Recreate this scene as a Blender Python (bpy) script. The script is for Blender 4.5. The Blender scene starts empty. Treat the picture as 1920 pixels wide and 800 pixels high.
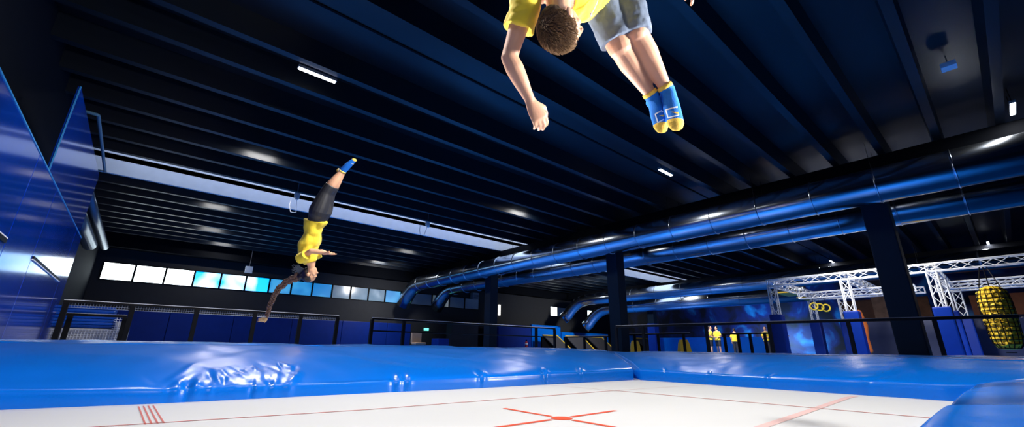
import bpy, bmesh, math, random
from math import sin, cos, pi, radians
from mathutils import Vector, Matrix, noise
from mathutils.bvhtree import BVHTree

random.seed(7)
S = bpy.context.scene
COL = S.collection
V = Vector
PI = math.pi

# ------------------------------------------------------------------ camera
YAW, PITCH, ROLL, FPX = 0.8592, 0.31312, 0.01025, 780.86
CAM = V((0, 0, .25))
FWD = V((cos(YAW)*cos(PITCH), sin(YAW)*cos(PITCH), sin(PITCH)))
_r = V((sin(YAW), -cos(YAW), 0)); _u = _r.cross(FWD)
RGT = _r*cos(ROLL) + _u*sin(ROLL)
UPV = -_r*sin(ROLL) + _u*cos(ROLL)
cd = bpy.data.cameras.new('camera'); cam = bpy.data.objects.new('camera', cd); COL.objects.link(cam)
cd.sensor_width = 36; cd.lens = 36*FPX/1920; cd.clip_start = .02; cd.clip_end = 200
m = Matrix((RGT, UPV, -FWD)).transposed().to_4x4(); m.translation = CAM
cam.matrix_world = m
S.camera = cam
S.view_settings.view_transform = 'Standard'; S.view_settings.look = 'None'
S.view_settings.gamma = 1; S.view_settings.use_curve_mapping = False
S.view_settings.exposure = 0

def ray(px, py): return FWD + RGT*(px-960)/FPX - UPV*(py-400)/FPX
def atd(px, py, d): return CAM + ray(px, py)*d           # d: distance along the view axis
def atp(px, py, ax, v):                                   # on the plane x/y/z = v
    r = ray(px, py); return CAM + r*((v-CAM[ax])/r[ax])

# ------------------------------------------------------------------ materials
def mat(name, col, rough=.5, metal=0, bump=0, bscale=40, var=.12, vscale=3, emit=None, estr=0, coat=0, spec=.5, sheen=0):
    M = bpy.data.materials.new(name); M.use_nodes = True
    nt = M.node_tree; b = nt.nodes['Principled BSDF']
    b.inputs['Roughness'].default_value = rough; b.inputs['Metallic'].default_value = metal
    b.inputs['Coat Weight'].default_value = coat; b.inputs['Coat Roughness'].default_value = .08
    b.inputs['Specular IOR Level'].default_value = spec
    b.inputs['Sheen Weight'].default_value = sheen
    tc = nt.nodes.new('ShaderNodeTexCoord')
    n = nt.nodes.new('ShaderNodeTexNoise'); n.inputs['Scale'].default_value = vscale; n.inputs['Detail'].default_value = 4
    nt.links.new(tc.outputs['Object'], n.inputs['Vector'])
    mx = nt.nodes.new('ShaderNodeMix'); mx.data_type = 'RGBA'
    mx.inputs[6].default_value = (*[c*(1-var) for c in col], 1); mx.inputs[7].default_value = (*[min(1, c*(1+var)) for c in col], 1)
    nt.links.new(n.outputs['Fac'], mx.inputs[0]); nt.links.new(mx.outputs[2], b.inputs['Base Color'])
    if bump:
        n2 = nt.nodes.new('ShaderNodeTexNoise'); n2.inputs['Scale'].default_value = bscale; n2.inputs['Detail'].default_value = 3
        nt.links.new(tc.outputs['Object'], n2.inputs['Vector'])
        bp = nt.nodes.new('ShaderNodeBump'); bp.inputs['Strength'].default_value = bump; bp.inputs['Distance'].default_value = .01
        nt.links.new(n2.outputs['Fac'], bp.inputs['Height']); nt.links.new(bp.outputs['Normal'], b.inputs['Normal'])
    if emit:
        b.inputs['Emission Color'].default_value = (*emit, 1); b.inputs['Emission Strength'].default_value = estr
    return M

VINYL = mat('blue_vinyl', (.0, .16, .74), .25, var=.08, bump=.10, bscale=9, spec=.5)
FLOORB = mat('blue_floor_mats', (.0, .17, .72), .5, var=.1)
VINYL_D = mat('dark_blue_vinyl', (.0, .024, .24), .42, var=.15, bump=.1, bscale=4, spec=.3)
VINYL_W = mat('wall_blue_vinyl', (.0, .03, .30), .13, var=.35, vscale=1.3, bump=.05, bscale=2.5, coat=.5)
CEILP = mat('navy_ceiling_paint', (.0012, .0050, .012), .40, var=.12, spec=.6)
BLACKP = mat('black_paint', (.002, .003, .006), .7, spec=.1)
COLP = mat('column_navy_paint', (.003, .012, .026), .6, spec=.15)
FLOORM = mat('dark_floor_covering', (.03, .04, .06), .6)
WALLG = mat('grey_wall_paint', (.04, .041, .044), .8, spec=.1, bump=.2, bscale=5)
WALLD = mat('dark_wall_paint', (.004, .006, .012), .8, spec=.1)
STEEL = mat('galvanised_steel', (.55, .62, .72), .20, metal=1, var=.08, bump=.02, bscale=3)
ALU = mat('truss_aluminium', (.80, .81, .84), .35, metal=.25, var=.06)
BLKM = mat('black_metal', (.002, .002, .003), .5, spec=.12)
GREYM = mat('grey_metal', (.35, .36, .38), .35, metal=.3)
WHITE = mat('white_plastic', (.75, .75, .78), .5)
WARMW = mat('white_curb_paint', (.62, .66, .75), .7)
SKIN = mat('skin', (.62, .33, .21), .5, var=.10, vscale=9, bump=.08, bscale=60)
SKIN2 = mat('light_skin', (.72, .38, .22), .5, var=.08, vscale=9)
HAIRB = mat('brown_hair', (.075, .040, .022), .75, var=.5, vscale=30, spec=.2)
HAIRK = mat('dark_brown_hair', (.022, .013, .012), .4, var=.4, vscale=30)
BRAIDM = mat('braided_brown_hair', (.16, .085, .06), .5, var=.6, vscale=30)
BLOND = mat('blond_hair', (.75, .45, .18), .5, var=.3, vscale=30)
YEL = mat('yellow_cotton', (.88, .64, .03), .85, var=.06, bump=.25, bscale=25, sheen=.2)
YELD = mat('olive_cotton', (.22, .19, .05), .85)
SHORTG = mat('grey_blue_shorts', (.115, .15, .215), .85, var=.14, vscale=60, bump=.25, bscale=30)
BLKC = mat('black_leggings', (.022, .022, .026), .5, bump=.1)
SOCKB = mat('blue_sock', (.0, .17, .70), .8, var=.15, vscale=20, bump=.3, bscale=120)
SOCKY = mat('yellow_sock_knit', (.85, .55, .08), .85, bump=.3, bscale=120)
SOCKW = mat('pale_sock_print', (.70, .82, .90), .8)
YPAINT = mat('yellow_edge', (.80, .52, .03), .5)
ORANGE = mat('orange_fabric', (.55, .12, .01), .7)
TRAMPD = mat('dark_trampoline_bed', (.045, .042, .045), .6)
REDP = mat('red_paint', (.55, .03, .02), .4)
LEDM = mat('led_diffuser', (1, 1, 1), .4, emit=(.9, .95, 1), estr=14)
BRICK = mat('brown_wall_texture', (.16, .09, .06), .8, var=.7, vscale=2.5)

def bedmat():
    M = mat('white_trampoline_webbing', (.66, .665, .67), .62, var=.03, vscale=1.5)
    nt = M.node_tree; b = nt.nodes['Principled BSDF']
    tc = nt.nodes.new('ShaderNodeTexCoord'); mp = nt.nodes.new('ShaderNodeMapping')
    mp.inputs['Scale'].default_value = (1, 1, 1)
    nt.links.new(tc.outputs['Object'], mp.inputs['Vector'])
    ch = nt.nodes.new('ShaderNodeTexChecker'); ch.inputs['Scale'].default_value = 110
    nt.links.new(mp.outputs[0], ch.inputs['Vector'])
    bp = nt.nodes.new('ShaderNodeBump'); bp.inputs['Strength'].default_value = .35; bp.inputs['Distance'].default_value = .002
    nt.links.new(ch.outputs['Fac'], bp.inputs['Height']); nt.links.new(bp.outputs['Normal'], b.inputs['Normal'])
    return M
BED = bedmat()
REDM = mat('orange_red_webbing', (.72, .07, .02), .7)
REDTHIN = mat('red_stitching', (.60, .14, .12), .7)
PINK = mat('faded_pink_band', (.72, .48, .46), .7)

def winmat(name, c1, c2, s, scale=.7, w=.5):
    M = bpy.data.materials.new(name); M.use_nodes = True
    nt = M.node_tree; b = nt.nodes['Principled BSDF']
    b.inputs['Base Color'].default_value = (.2, .3, .4, 1); b.inputs['Roughness'].default_value = .15
    tc = nt.nodes.new('ShaderNodeTexCoord'); n = nt.nodes.new('ShaderNodeTexNoise'); n.inputs['Scale'].default_value = scale
    nt.links.new(tc.outputs['Object'], n.inputs['Vector'])
    cr = nt.nodes.new('ShaderNodeValToRGB'); cr.color_ramp.elements[0].position = w-.08; cr.color_ramp.elements[1].position = w+.08
    cr.color_ramp.elements[0].color = (*c1, 1); cr.color_ramp.elements[1].color = (*c2, 1)
    nt.links.new(n.outputs['Fac'], cr.inputs[0]); nt.links.new(cr.outputs[0], b.inputs['Emission Color'])
    b.inputs['Emission Strength'].default_value = s
    return M
WIN_W = winmat('daylit_frosted_glass', (.75, .92, 1), (.9, .98, 1), 5.0)
WIN_C = winmat('daylit_blue_film_glass', (.0, .30, .85), (.75, .93, 1), 2.6, .5, .5)
WIN_B = winmat('blue_film_glass', (.0, .22, .62), (.05, .42, .85), .8, .6, .5)
WIN_G = winmat('dim_grey_glass', (.06, .09, .11), (.16, .19, .21), .7, .8, .5)
WIN_K = winmat('dark_glass', (.004, .007, .01), (.012, .02, .03), .5, .8, .5)
SKYL = winmat('skylight_panel', (.75, .85, 1), (.75, .85, 1), .9)

def muralmat():
    M = bpy.data.materials.new('blue_mural'); M.use_nodes = True
    nt = M.node_tree; b = nt.nodes['Principled BSDF']; b.inputs['Roughness'].default_value = .5
    tc = nt.nodes.new('ShaderNodeTexCoord'); n = nt.nodes.new('ShaderNodeTexNoise')
    n.inputs['Scale'].default_value = .45; n.inputs['Detail'].default_value = 6; n.inputs['Distortion'].default_value = .7
    nt.links.new(tc.outputs['Object'], n.inputs['Vector'])
    cr = nt.nodes.new('ShaderNodeValToRGB'); e = cr.color_ramp.elements
    e[0].position = .42; e[0].color = (.0005, .002, .018, 1); e[1].position = .76; e[1].color = (.01, .38, .85, 1)
    x = e.new(.58); x.color = (.0, .02, .18, 1)
    nt.links.new(n.outputs['Fac'], cr.inputs[0]); nt.links.new(cr.outputs[0], b.inputs['Base Color'])
    return M
MURAL = muralmat()

# ------------------------------------------------------------------ helpers
def new(name, me, parent=None, smooth=False, mats=None):
    o = bpy.data.objects.new(name, me); COL.objects.link(o)
    if parent:
        o.parent = parent
        o.matrix_parent_inverse = Matrix.Translation(-V(parent.location))   # parts are modelled in world space
    if mats:
        for x in (mats if isinstance(mats, (list, tuple)) else [mats]): me.materials.append(x)
    if smooth:
        for p in me.polygons: p.use_smooth = True
    return o
def obj(name, bm, mats, parent=None, smooth=False):
    me = bpy.data.meshes.new(name); bm.normal_update(); bm.to_mesh(me); bm.free()
    return new(name, me, parent, smooth, mats)
def tag(o, label=None, cat=None, group=None, kind=None):
    if label: o['label'] = label
    if cat: o['category'] = cat
    if group: o['group'] = group
    if kind: o['kind'] = kind
    return o
def thing(name, loc, label, cat, group=None):
    o = bpy.data.objects.new(name, None); COL.objects.link(o); o.location = loc; o.empty_display_size = .2
    return tag(o, label, cat, group)
def struct(name, bm, m, parent=None, smooth=False):
    o = obj(name, bm, m, parent, smooth)
    if not parent: o['kind'] = 'structure'
    return o
def BM(): return bmesh.new()
def box(bm, a, b, mi=0, bev=0):
    x0, y0, z0 = a; x1, y1, z1 = b
    vs = [bm.verts.new(p) for p in ((x0,y0,z0),(x1,y0,z0),(x1,y1,z0),(x0,y1,z0),(x0,y0,z1),(x1,y0,z1),(x1,y1,z1),(x0,y1,z1))]
    fs = [bm.faces.new([vs[i] for i in f]) for f in ((3,2,1,0),(4,5,6,7),(0,1,5,4),(1,2,6,5),(2,3,7,6),(3,0,4,7))]
    for f in fs: f.material_index = mi
    if bev:
        es = list({e for f in fs for e in f.edges})
        bmesh.ops.bevel(bm, geom=es, offset=bev, segments=2, affect='EDGES', profile=.6)
    return vs
def frame_of(d, up=None):
    d = V(d).normalized()
    up = V(up) if up is not None else (V((0,0,1)) if abs(d.z) < .95 else V((1,0,0)))
    s = d.cross(up)
    if s.length < 1e-5: s = d.orthogonal()
    s.normalize(); u = s.cross(d).normalized()
    return s, u
def sweep(bm, pts, rad, seg=12, up=None, mi=0, cap=True, flat=False):
    """tube along pts; rad entries r or (r_side, r_up); rounded ends unless flat"""
    pts = [V(p) for p in pts]; n = len(pts)
    if not isinstance(rad, (list, tuple)) or (len(rad) == 2 and n != 2): rad = [rad]*n
    R = [(r, r) if not isinstance(r, (tuple, list)) else r for r in rad]
    rings = []
    def ring(c, s, u, a, b):
        return [bm.verts.new(c + s*(a*cos(2*PI*k/seg)) + u*(b*sin(2*PI*k/seg))) for k in range(seg)]
    fr = []
    for i in range(n):
        d = (pts[min(i+1, n-1)] - pts[max(i-1, 0)])
        if up is None and fr:
            dn = d.normalized(); s = fr[-1][0]; s = (s - dn*s.dot(dn)).normalized(); fr.append((s, s.cross(dn)))
        else: fr.append(frame_of(d, up))
    if not flat:
        d = (pts[0]-pts[1]).normalized(); r = min(R[0])
        for t in (80, 55, 28): 
            a = radians(t); rings.append(ring(pts[0]+d*r*sin(a), *fr[0], R[0][0]*cos(a), R[0][1]*cos(a)))
    for i in range(n): rings.append(ring(pts[i], *fr[i], *R[i]))
    if not flat:
        d = (pts[-1]-pts[-2]).normalized(); r = min(R[-1])
        for t in (28, 55, 80):
            a = radians(t); rings.append(ring(pts[-1]+d*r*sin(a), *fr[-1], R[-1][0]*cos(a), R[-1][1]*cos(a)))
    for A, B in zip(rings, rings[1:]):
        for k in range(seg):
            f = bm.faces.new((A[k], A[(k+1)%seg], B[(k+1)%seg], B[k])); f.material_index = mi
    if cap:
        f = bm.faces.new(rings[0][::-1]); f.material_index = mi
        f = bm.faces.new(rings[-1]); f.material_index = mi
    return rings
def tube(bm, a, b, r, seg=8, mi=0): sweep(bm, [a, b], r, seg, mi=mi, flat=True)
def bar(bm, a, b, w, h, mi=0, up=(0,0,1)):
    a = V(a); b = V(b); s, u = frame_of(b-a, up)
    q = [s*w/2*i + u*h/2*j for i, j in ((-1,-1),(1,-1),(1,1),(-1,1))]
    A = [bm.verts.new(a+x) for x in q]; B = [bm.verts.new(b+x) for x in q]
    for f in ([A[0],A[1],A[2],A[3]][::-1], B, *[[A[k],A[(k+1)%4],B[(k+1)%4],B[k]] for k in range(4)]):
        bm.faces.new(f).material_index = mi
def ell(bm, c, ax, seg=20, rings=14):
    """ellipsoid, ax = three half-axis vectors"""
    M = Matrix((ax[0], ax[1], ax[2])).transposed().to_4x4(); M.translation = c
    bmesh.ops.create_uvsphere(bm, u_segments=seg, v_segments=rings, radius=1, matrix=M)
def cone(bm, a, b, r0, r1, seg=8, mi=0): sweep(bm, [a, b], [r0, r1], seg, mi=mi, flat=True)
def remesh(bm, vox, name, mats, parent=None, smooth_it=3, fac=.5, disp=None):
    bmesh.ops.recalc_face_normals(bm, faces=bm.faces)
    me = bpy.data.meshes.new('tmp'); bm.to_mesh(me); bm.free()
    o = bpy.data.objects.new('tmp', me); COL.objects.link(o)
    r = o.modifiers.new('r', 'REMESH'); r.mode = 'VOXEL'; r.voxel_size = vox; r.adaptivity = 0
    s = o.modifiers.new('s', 'SMOOTH'); s.factor = fac; s.iterations = smooth_it
    dg = bpy.context.evaluated_depsgraph_get()
    me2 = bpy.data.meshes.new_from_object(o.evaluated_get(dg)); me2.name = name
    bpy.data.objects.remove(o)
    if disp:
        ns = [v.normal.copy() for v in me2.vertices]
        for v, nn in zip(me2.vertices, ns): v.co = v.co + nn*disp(v.co)
    me2.materials.clear()
    return new(name, me2, parent, True, mats)
def area(name, loc, target, energy, size, col=(1,1,1), sy=None, spread=None):
    l = bpy.data.lights.new(name, 'AREA'); l.energy = energy; l.size = size; l.color = col
    if sy: l.shape = 'RECTANGLE'; l.size_y = sy
    if spread: l.spread = spread
    o = bpy.data.objects.new(name, l); COL.objects.link(o); o.location = loc
    o.rotation_euler = (V(target)-V(loc)).to_track_quat('-Z', 'Y').to_euler(); return o

# ------------------------------------------------------------------ room shell
X0, X1, YN, YB = -2.6, 46.0, -14.0, 33.0
H = 6.25                                                # underside of the roof ribs
bm = BM(); box(bm, (X0-.3, YN-.3, -.75), (X1+.3, YB+.3, -.55)); struct('floor', bm, FLOORM)
bm = BM()
SK0, SK1 = 17.98, 20.4
box(bm, (X0-.3, YN-.3, H+.55), (X1+.3, SK0-.0, H+.75)); box(bm, (X0-.3, SK1, H+.55), (X1+.3, YB+.3, H+.75))
ceil_o = struct('ceiling', bm, CEILP)
ribs = [.132-1.24*k for k in range(1, 11)] + [.132, 1.41, 2.604, 3.9, 5.19, 6.40, 8.90, 10.07, 11.55, 12.87, 14.15, 15.45, 16.65, 17.85] + [20.5+1.24*k for k in range(1, 10)]
for y in ribs:
    bm = BM(); w0, w1 = .09, .15
    vs = []
    for x in (X0, X1):
        vs.append([bm.verts.new(p) for p in ((x, y-w0, H), (x, y+w0, H), (x, y+w1, H+.56), (x, y-w1, H+.56))])
    A, B = vs
    bm.faces.new(A); bm.faces.new(B[::-1])
    for k in range(4): bm.faces.new((A[k], B[k], B[(k+1)%4], A[(k+1)%4]))
    bmesh.ops.recalc_face_normals(bm, faces=bm.faces)
    obj('rib', bm, CEILP, ceil_o)
bm = BM(); box(bm, (X0, 7.58, H+.53), (X1, 7.64, H+.56)); obj('joint', bm, BLACKP, ceil_o)
# skylight: white curb, daylit panel
bm = BM()
box(bm, (X0, SK1, H), (X1, SK1+.12, H+1.5)); box(bm, (X0, SK0-.0, H+.55), (X1, SK0+.1, H+1.5))
struct('trim_1', bm, WARMW)
bm = BM(); box(bm, (X0, SK0, H+1.4), (X1, SK1, H+1.45)); sky = struct('window_20', bm, SKYL)
# walls
bm = BM(); box(bm, (X0-.3, YN, -.6), (X0, YB, H+1)); struct('wall_left', bm, WALLD)
bm = BM(); box(bm, (X1, YN, -.6), (X1+.3, YB, H+1)); struct('wall_right', bm, MURAL)
bm = BM(); box(bm, (X0, YN-.3, -.6), (X1, YN, H+1)); struct('wall_front', bm, WALLD)
WZ0, WZ1 = 3.72, 4.76
# window wall with a ribbon of openings
PW = 1.42
xs = [-2.25+PW*k for k in range(13)]
bm = BM()
box(bm, (X0, YB, -.6), (X1, YB+.3, WZ0)); box(bm, (X0, YB, WZ1), (X1, YB+.3, H+1))
box(bm, (X0, YB, WZ0), (xs[0], YB+.3, WZ1)); box(bm, (24.4, YB, WZ0), (34.2, YB+.3, WZ1)); box(bm, (37.2, YB, WZ0), (40.6, YB+.3, WZ1)); box(bm, (42.4, YB, WZ0), (X1, YB+.3, WZ1))
struct('wall_back', bm, WALLG)
def window(n, x0, x1, m, z0=WZ0, z1=WZ1, y=YB, mull=False):
    bm = BM(); t = .05
    for a, b in (((x0, y-.03, z0), (x1, y+.1, z0+t)), ((x0, y-.03, z1-t), (x1, y+.1, z1)), ((x0, y-.03, z0+t), (x0+t, y+.1, z1-t)), ((x1-t, y-.03, z0+t), (x1, y+.1, z1-t))): box(bm, a, b)
    if mull: box(bm, ((x0+x1)/2-.03, y-.03, z0+t), ((x0+x1)/2+.03, y+.1, z1-t))
    o = struct('window_%d' % n, bm, BLKM)
    bm = BM(); box(bm, (x0+t, y+.04, z0+t), (x1-t, y+.06, z1-t)); obj('pane', bm, m, o)
wm = [WIN_W, WIN_W, WIN_W, WIN_C, WIN_C, WIN_C, WIN_B, WIN_B, WIN_B, WIN_G, WIN_G, WIN_G]
for k in range(12): window(k+1, xs[k], xs[k+1], wm[k])
window(13, xs[12], xs[12]+1.4, WIN_B); window(14, xs[12]+1.4, 19.2, WIN_K); window(15, 19.2, 21, WIN_G); window(16, 21, 22.7, WIN_K); window(17, 22.7, 24.4, WIN_K)
window(18, 34.2, 35.4, WIN_W); window(21, 35.4, 37.2, WIN_K); window(19, 40.6, 42.4, WIN_W)
# blue padded band on the window wall
bx = [-2.5, 1.3, 4.6, 8.1, 11.6, 15.2, 17.3]
for k in range(6):
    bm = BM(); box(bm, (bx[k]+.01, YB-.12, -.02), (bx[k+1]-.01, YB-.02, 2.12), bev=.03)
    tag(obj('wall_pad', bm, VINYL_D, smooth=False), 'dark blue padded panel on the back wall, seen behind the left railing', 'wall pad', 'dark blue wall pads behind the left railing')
# downstand beam on window wall, girder on the columns
bm = BM(); box(bm, (X0, 32.3, 5.55), (X1, 33, H+.5)); struct('trim_2', bm, BLACKP)
bm = BM(); box(bm, (16.75, YN, 5.62), (17.35, YB, H)); struct('trim_3', bm, BLACKP)
bm = BM(); box(bm, (36.2, YN, 5.62), (36.8, YB, H)); struct('trim_4', bm, BLACKP)

def column(x, y, w, label):
    bm = BM(); box(bm, (x-w/2, y-w/2, -.02), (x+w/2, y+w/2, 5.62), bev=.03)
    tag(obj('column', bm, COLP), label, 'column', 'square columns holding up the roof')
column(17.15, 21.9, .62, 'dark square column behind the left railing, under the two big ducts')
column(17.15, 12.05, .62, 'dark square column in the middle, directly under the big upper duct')
column(17.15, 1.95, .66, 'thickest dark column, between the two halves of the silver truss frame')
column(36.5, 21.9, .62, 'thin far column with blue padding in front of the blue mural')
bm = BM(); box(bm, (36.12, 21.52, -.02), (36.88, 22.28, 2.6), bev=.04)
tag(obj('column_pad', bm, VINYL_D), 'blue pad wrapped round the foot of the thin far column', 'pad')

# ------------------------------------------------------------------ ceiling lights
def fixture(x, y, z, label, power, L=.85, W=.12, group='long led lamps under the roof ribs', ly=False):
    t = thing('ceiling_light', (x, y, z), label, 'ceiling light', group)
    bm = BM(); box(bm, (x-L/2, y-W/2, z), (x+L/2, y+W/2, z+.07), bev=.01); obj('housing', bm, GREYM, t)
    bm = BM(); box(bm, (x-L/2+.02, y-W/2+.015, z-.02), (x+L/2-.02, y+W/2-.015, z+.001), bev=.008); obj('diffuser', bm, LEDM, t)
    for q in (-L/3, L/3): bm = BM(); tube(bm, (x+q, y, z+.06), (x+q, y, H+.56), .006); obj('hanger', bm, BLKM, t)
    if power: area('lamp_light', (x, y, z-.05), (x, y, 0), power, L, (1, .97, .93), W)
    return t
FX = [(1.92, 9.17, 6.22, 'brightest long led ceiling lamp, above and left of the inverted woman', 130),
      (12.95, 6.72, 6.22, 'small bright led ceiling lamp, right below the feet of the upside-down man', 110),
      (36.1, -.3, 6.3, 'far led ceiling lamp above the right truss, near the right edge', 90),
      (36.0, 7.15, 6.3, 'far led ceiling lamp above the left half of the truss frame', 90),
      (16.0, -1.35, 6.3, 'led ceiling lamp cut by the right edge, near the small square box', 30)]
for x, y, z, lb, p in FX: fixture(x, y, z, lb, p, L=.85 if x < 30 else 1.0)
for x, y in ((1.9, 3.25), (2.0, 14.75), (1.6, 22.3), (2.0, 27.2), (3, 31.0), (12.9, 13.5), (12.9, 24.7), (12.9, 30.0), (26, 22.9), (26, 29), (27, 12.1), (26, 1.0)):
    fixture(x, y, 6.55, 'led ceiling lamp tucked up between two roof ribs', 60, group='led lamps hidden between the roof ribs')

# ------------------------------------------------------------------ ducts
def duct(name_l, pts, r, rings, label, group=None, m=STEEL, flange=True):
    t = thing('air_duct', pts[0], label, 'air duct', group)
    bm = BM(); sweep(bm, pts, r, 40, flat=True); obj('duct_tube', bm, m, t, True)
    for (a, d) in rings:
        bm = BM(); a = V(a); d = V(d).normalized()*.02
        sweep(bm, [a-d, a-d*.6, a+d*.6, a+d], [r+.002, r+.028, r+.028, r+.002], 40, flat=True)
        obj('joint_ring', bm, m, t, True)
    for (a, d) in rings[::2]:
        a = V(a)
        for s in (-.45, .45):
            bm = BM(); tube(bm, a+V((s*r*2, 0, 0)), (a.x+s*r*2, a.y, H+.02), .006, 6); obj('hanger', bm, BLKM, t)
    return t
def elbow(c0, c1, c2, n=8):
    c0, c1, c2 = V(c0), V(c1), V(c2)
    return [c0.lerp(c1, k/n).lerp(c1.lerp(c2, k/n), k/n) for k in range(n+1)]
R1 = .53
def main_duct(x, z, label, ystart=-9, yend=30.2):
    pts = [V((x, ystart, z)), V((x, 10, z))] + elbow((x, yend-1.2, z), (x, yend, z), (x-.15, yend+.6, z-.75)) + [V((x-.2, yend+1.3, z-1.5))]
    ys = [y for y in [.0+1.62*k for k in range(-5, 19)] if y < yend-1]
    duct('', pts, R1, [((x, y, z), (0, 1, 0)) for y in ys], label)
main_duct(15.9, 5.02, 'large shiny steel duct crossing the hall, the upper and nearer of the two')
main_duct(19.1, 4.95, 'large shiny steel duct crossing the hall, the lower one passing behind the columns', yend=30.4)
def far_duct(x, z, y0, y1, label):
    pts = [V((x, y0, z))] + elbow((x, y1-1.5, z), (x, y1, z), (x-.3, y1+1.0, z-1.4)) + [V((x-.6, y1+1.4, z-1.8))]
    duct('', pts, .55, [((x, y, z), (0, 1, 0)) for y in [y0+2+2.4*k for k in range(int((y1-y0-4)/2.4))]], label)
far_duct(33.5, 5.0, -9, 28.5, 'far steel duct in front of the blue mural, the nearer of the far pair')
far_duct(35.6, 4.2, 9, 27.5, 'far steel duct in front of the blue mural, the lower of the far pair')
# small pipes along the left wall and the net tube
DKSTEEL = mat('dull_steel', (.10, .14, .20), .35, metal=.8)
t = thing('wall_duct', (-2.1, 19, 5.0), 'dull blue grey duct running along the left wall towards the windows', 'air duct')
bm = BM(); sweep(bm, [(-2.2, 16.6, 5.0), (-2.15, 29.5, 5.0)], .16, 20, flat=True); obj('duct_tube', bm, DKSTEEL, t, True)
t2 = thing('wall_duct', (-2.35, 19, 4.5), 'wider dull duct under the other one on the left wall', 'air duct')
bm = BM(); sweep(bm, [(-2.3, 16.6, 4.3), (-2.3, 25, 4.3)], .24, 20, flat=True); obj('duct_tube', bm, DKSTEEL, t2, True)
bm = BM(); sweep(bm, [(-1.85, 11.95, 5.0), (-1.64, 11.97, 5.0), (-1.62, 12.0, 5.0), (-1.66, 16.15, 5.0)], .035, 12); 
sweep(bm, [(-1.66, 16.1, 5.0), (-2.6, 16.1, 5.0)], .02, 8)
tag(obj('net_support_tube', bm, mat('blue_grey_tube', (.06, .16, .26), .4)), 'thin bent blue grey tube sticking out above the tall blue wall pad', 'tube')

# ------------------------------------------------------------------ left padded wall
segs = [(.4, 2.6), (2.6, 4.9), (4.9, 7.05), (7.05, 8.57), (8.57, 11.5), (11.5, 12.46)]
lbs = ['glossy blue wall pad, the first one of the low left wall, beside the trampoline', 'glossy blue wall pad, second one of the low left wall, without any bar', 'glossy blue wall pad with the short bar cut off by the picture edge',
       'narrow glossy blue wall pad left of the one with the slanting dark bar', 'wide glossy blue wall pad with the slanting dark bar across it', 'narrow last blue wall pad, right beside the stacked blue mats']
for (a, b), lb in zip(segs, lbs):
    t = thing('wall_pad', (-1.3, (a+b)/2, 0), lb, 'wall pad', 'glossy blue pads of the low left wall')
    bm = BM(); box(bm, (-1.42, a+.004, -.5), (-1.3, b-.004, 2.38), bev=.008); obj('cover', bm, VINYL_W, t)
    bm = BM(); box(bm, (-1.33, a, 2.378), (-1.294, b, 2.395)); obj('top_edging', bm, mat('blue_edging', (.02, .22, .55), .3), t)
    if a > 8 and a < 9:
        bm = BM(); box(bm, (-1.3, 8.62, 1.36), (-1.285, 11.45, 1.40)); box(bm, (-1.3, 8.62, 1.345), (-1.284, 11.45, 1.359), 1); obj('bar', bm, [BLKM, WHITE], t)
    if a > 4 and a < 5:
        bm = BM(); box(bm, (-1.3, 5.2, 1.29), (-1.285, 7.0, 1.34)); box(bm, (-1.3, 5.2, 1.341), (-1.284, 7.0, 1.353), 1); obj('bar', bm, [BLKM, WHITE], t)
bm = BM(); box(bm, (-2.2, .4, -.5), (-1.45, 12.4, 2.3)); 
tag(obj('wall_core', bm, BLACKP), 'black backing structure behind the low blue wall pads', 'wall backing')
t = thing('wall_pad', (-1.5, 11, 2.4), 'tall blue padded slab rising behind the low glossy wall, under the bent tube', 'wall pad')
bm = BM(); box(bm, (-1.54, 8.95, 2.42), (-1.5, 13.85, 4.2), bev=.01); box(bm, (-1.54, 12.6, .0), (-1.5, 13.85, 2.42)); obj('cover', bm, VINYL_W, t)
bm = BM(); box(bm, (-1.515, 8.935, 2.42), (-1.497, 8.95, 4.2)); obj('edging', bm, mat('pale_blue_edging', (.03, .2, .5), .3), t)

# ------------------------------------------------------------------ foreground trampoline
def strip(bm, pts, w, z, mi):
    for a, b in zip(pts, pts[1:]):
        a = V((a[0], a[1], z)); b = V((b[0], b[1], z)); d = (b-a).normalized(); s = V((-d.y, d.x, 0))*w/2
        f = bm.faces.new([bm.verts.new(p) for p in (a-s, b-s, b+s, a+s)])
        if f.normal.z < 0: f.normal_flip()
        f.material_index = mi
tr = thing('trampoline', (1.28, 1.19, -.55), 'trampoline with a white bed marked with an orange red cross', 'trampoline')
bm = BM()
N = 24
g = [[bm.verts.new((-1.25+4.8*i/N, -.05+3.0*j/N, -.0)) for j in range(N+1)] for i in range(N+1)]
for i in range(N):
    for j in range(N): bm.faces.new((g[i][j], g[i+1][j], g[i+1][j+1], g[i][j+1]))
# markings woven into the bed
cx, cy = 1.283, 1.188
z1 = .0012
for ang in (0, 90, 180, 270):
    a = radians(ang); d = (cos(a), sin(a))
    strip(bm, [(cx+d[0]*.055, cy+d[1]*.055), (cx+d[0]*.34, cy+d[1]*.34)], .022, z1, 1)
f = bm.faces.new([bm.verts.new((cx+.042*cos(2*PI*k/24), cy+.042*sin(2*PI*k/24), z1)) for k in range(24)]); f.material_index = 1
corner = (2.381, 1.743)
strip(bm, [(-1.0, 2.10), (-.01, 1.965), (.82, 1.836), corner], .010, z1, 2)
strip(bm, [corner, (3.4, 1.62)], .006, z1, 3)
strip(bm, [(2.34, 2.26), corner], .006, z1, 3)
strip(bm, [corner, (2.483, .297), (2.5, 0)], .012, z1, 2)
strip(bm, [(3.30, .69), (3.167, .699), (2.17, .656), (1.2, .62)], .035, z1, 3)
for k in range(4): strip(bm, [(.072+.016*k, 2.5), (.085+.016*k, 1.93)], .005, z1, 2)
bmesh.ops.recalc_face_normals(bm, faces=[f for f in bm.faces if f.material_index])
for f in bm.faces:
    if f.normal.z < 0: f.normal_flip()
obj('bed', bm, [BED, REDM, REDTHIN, PINK], tr)
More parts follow.
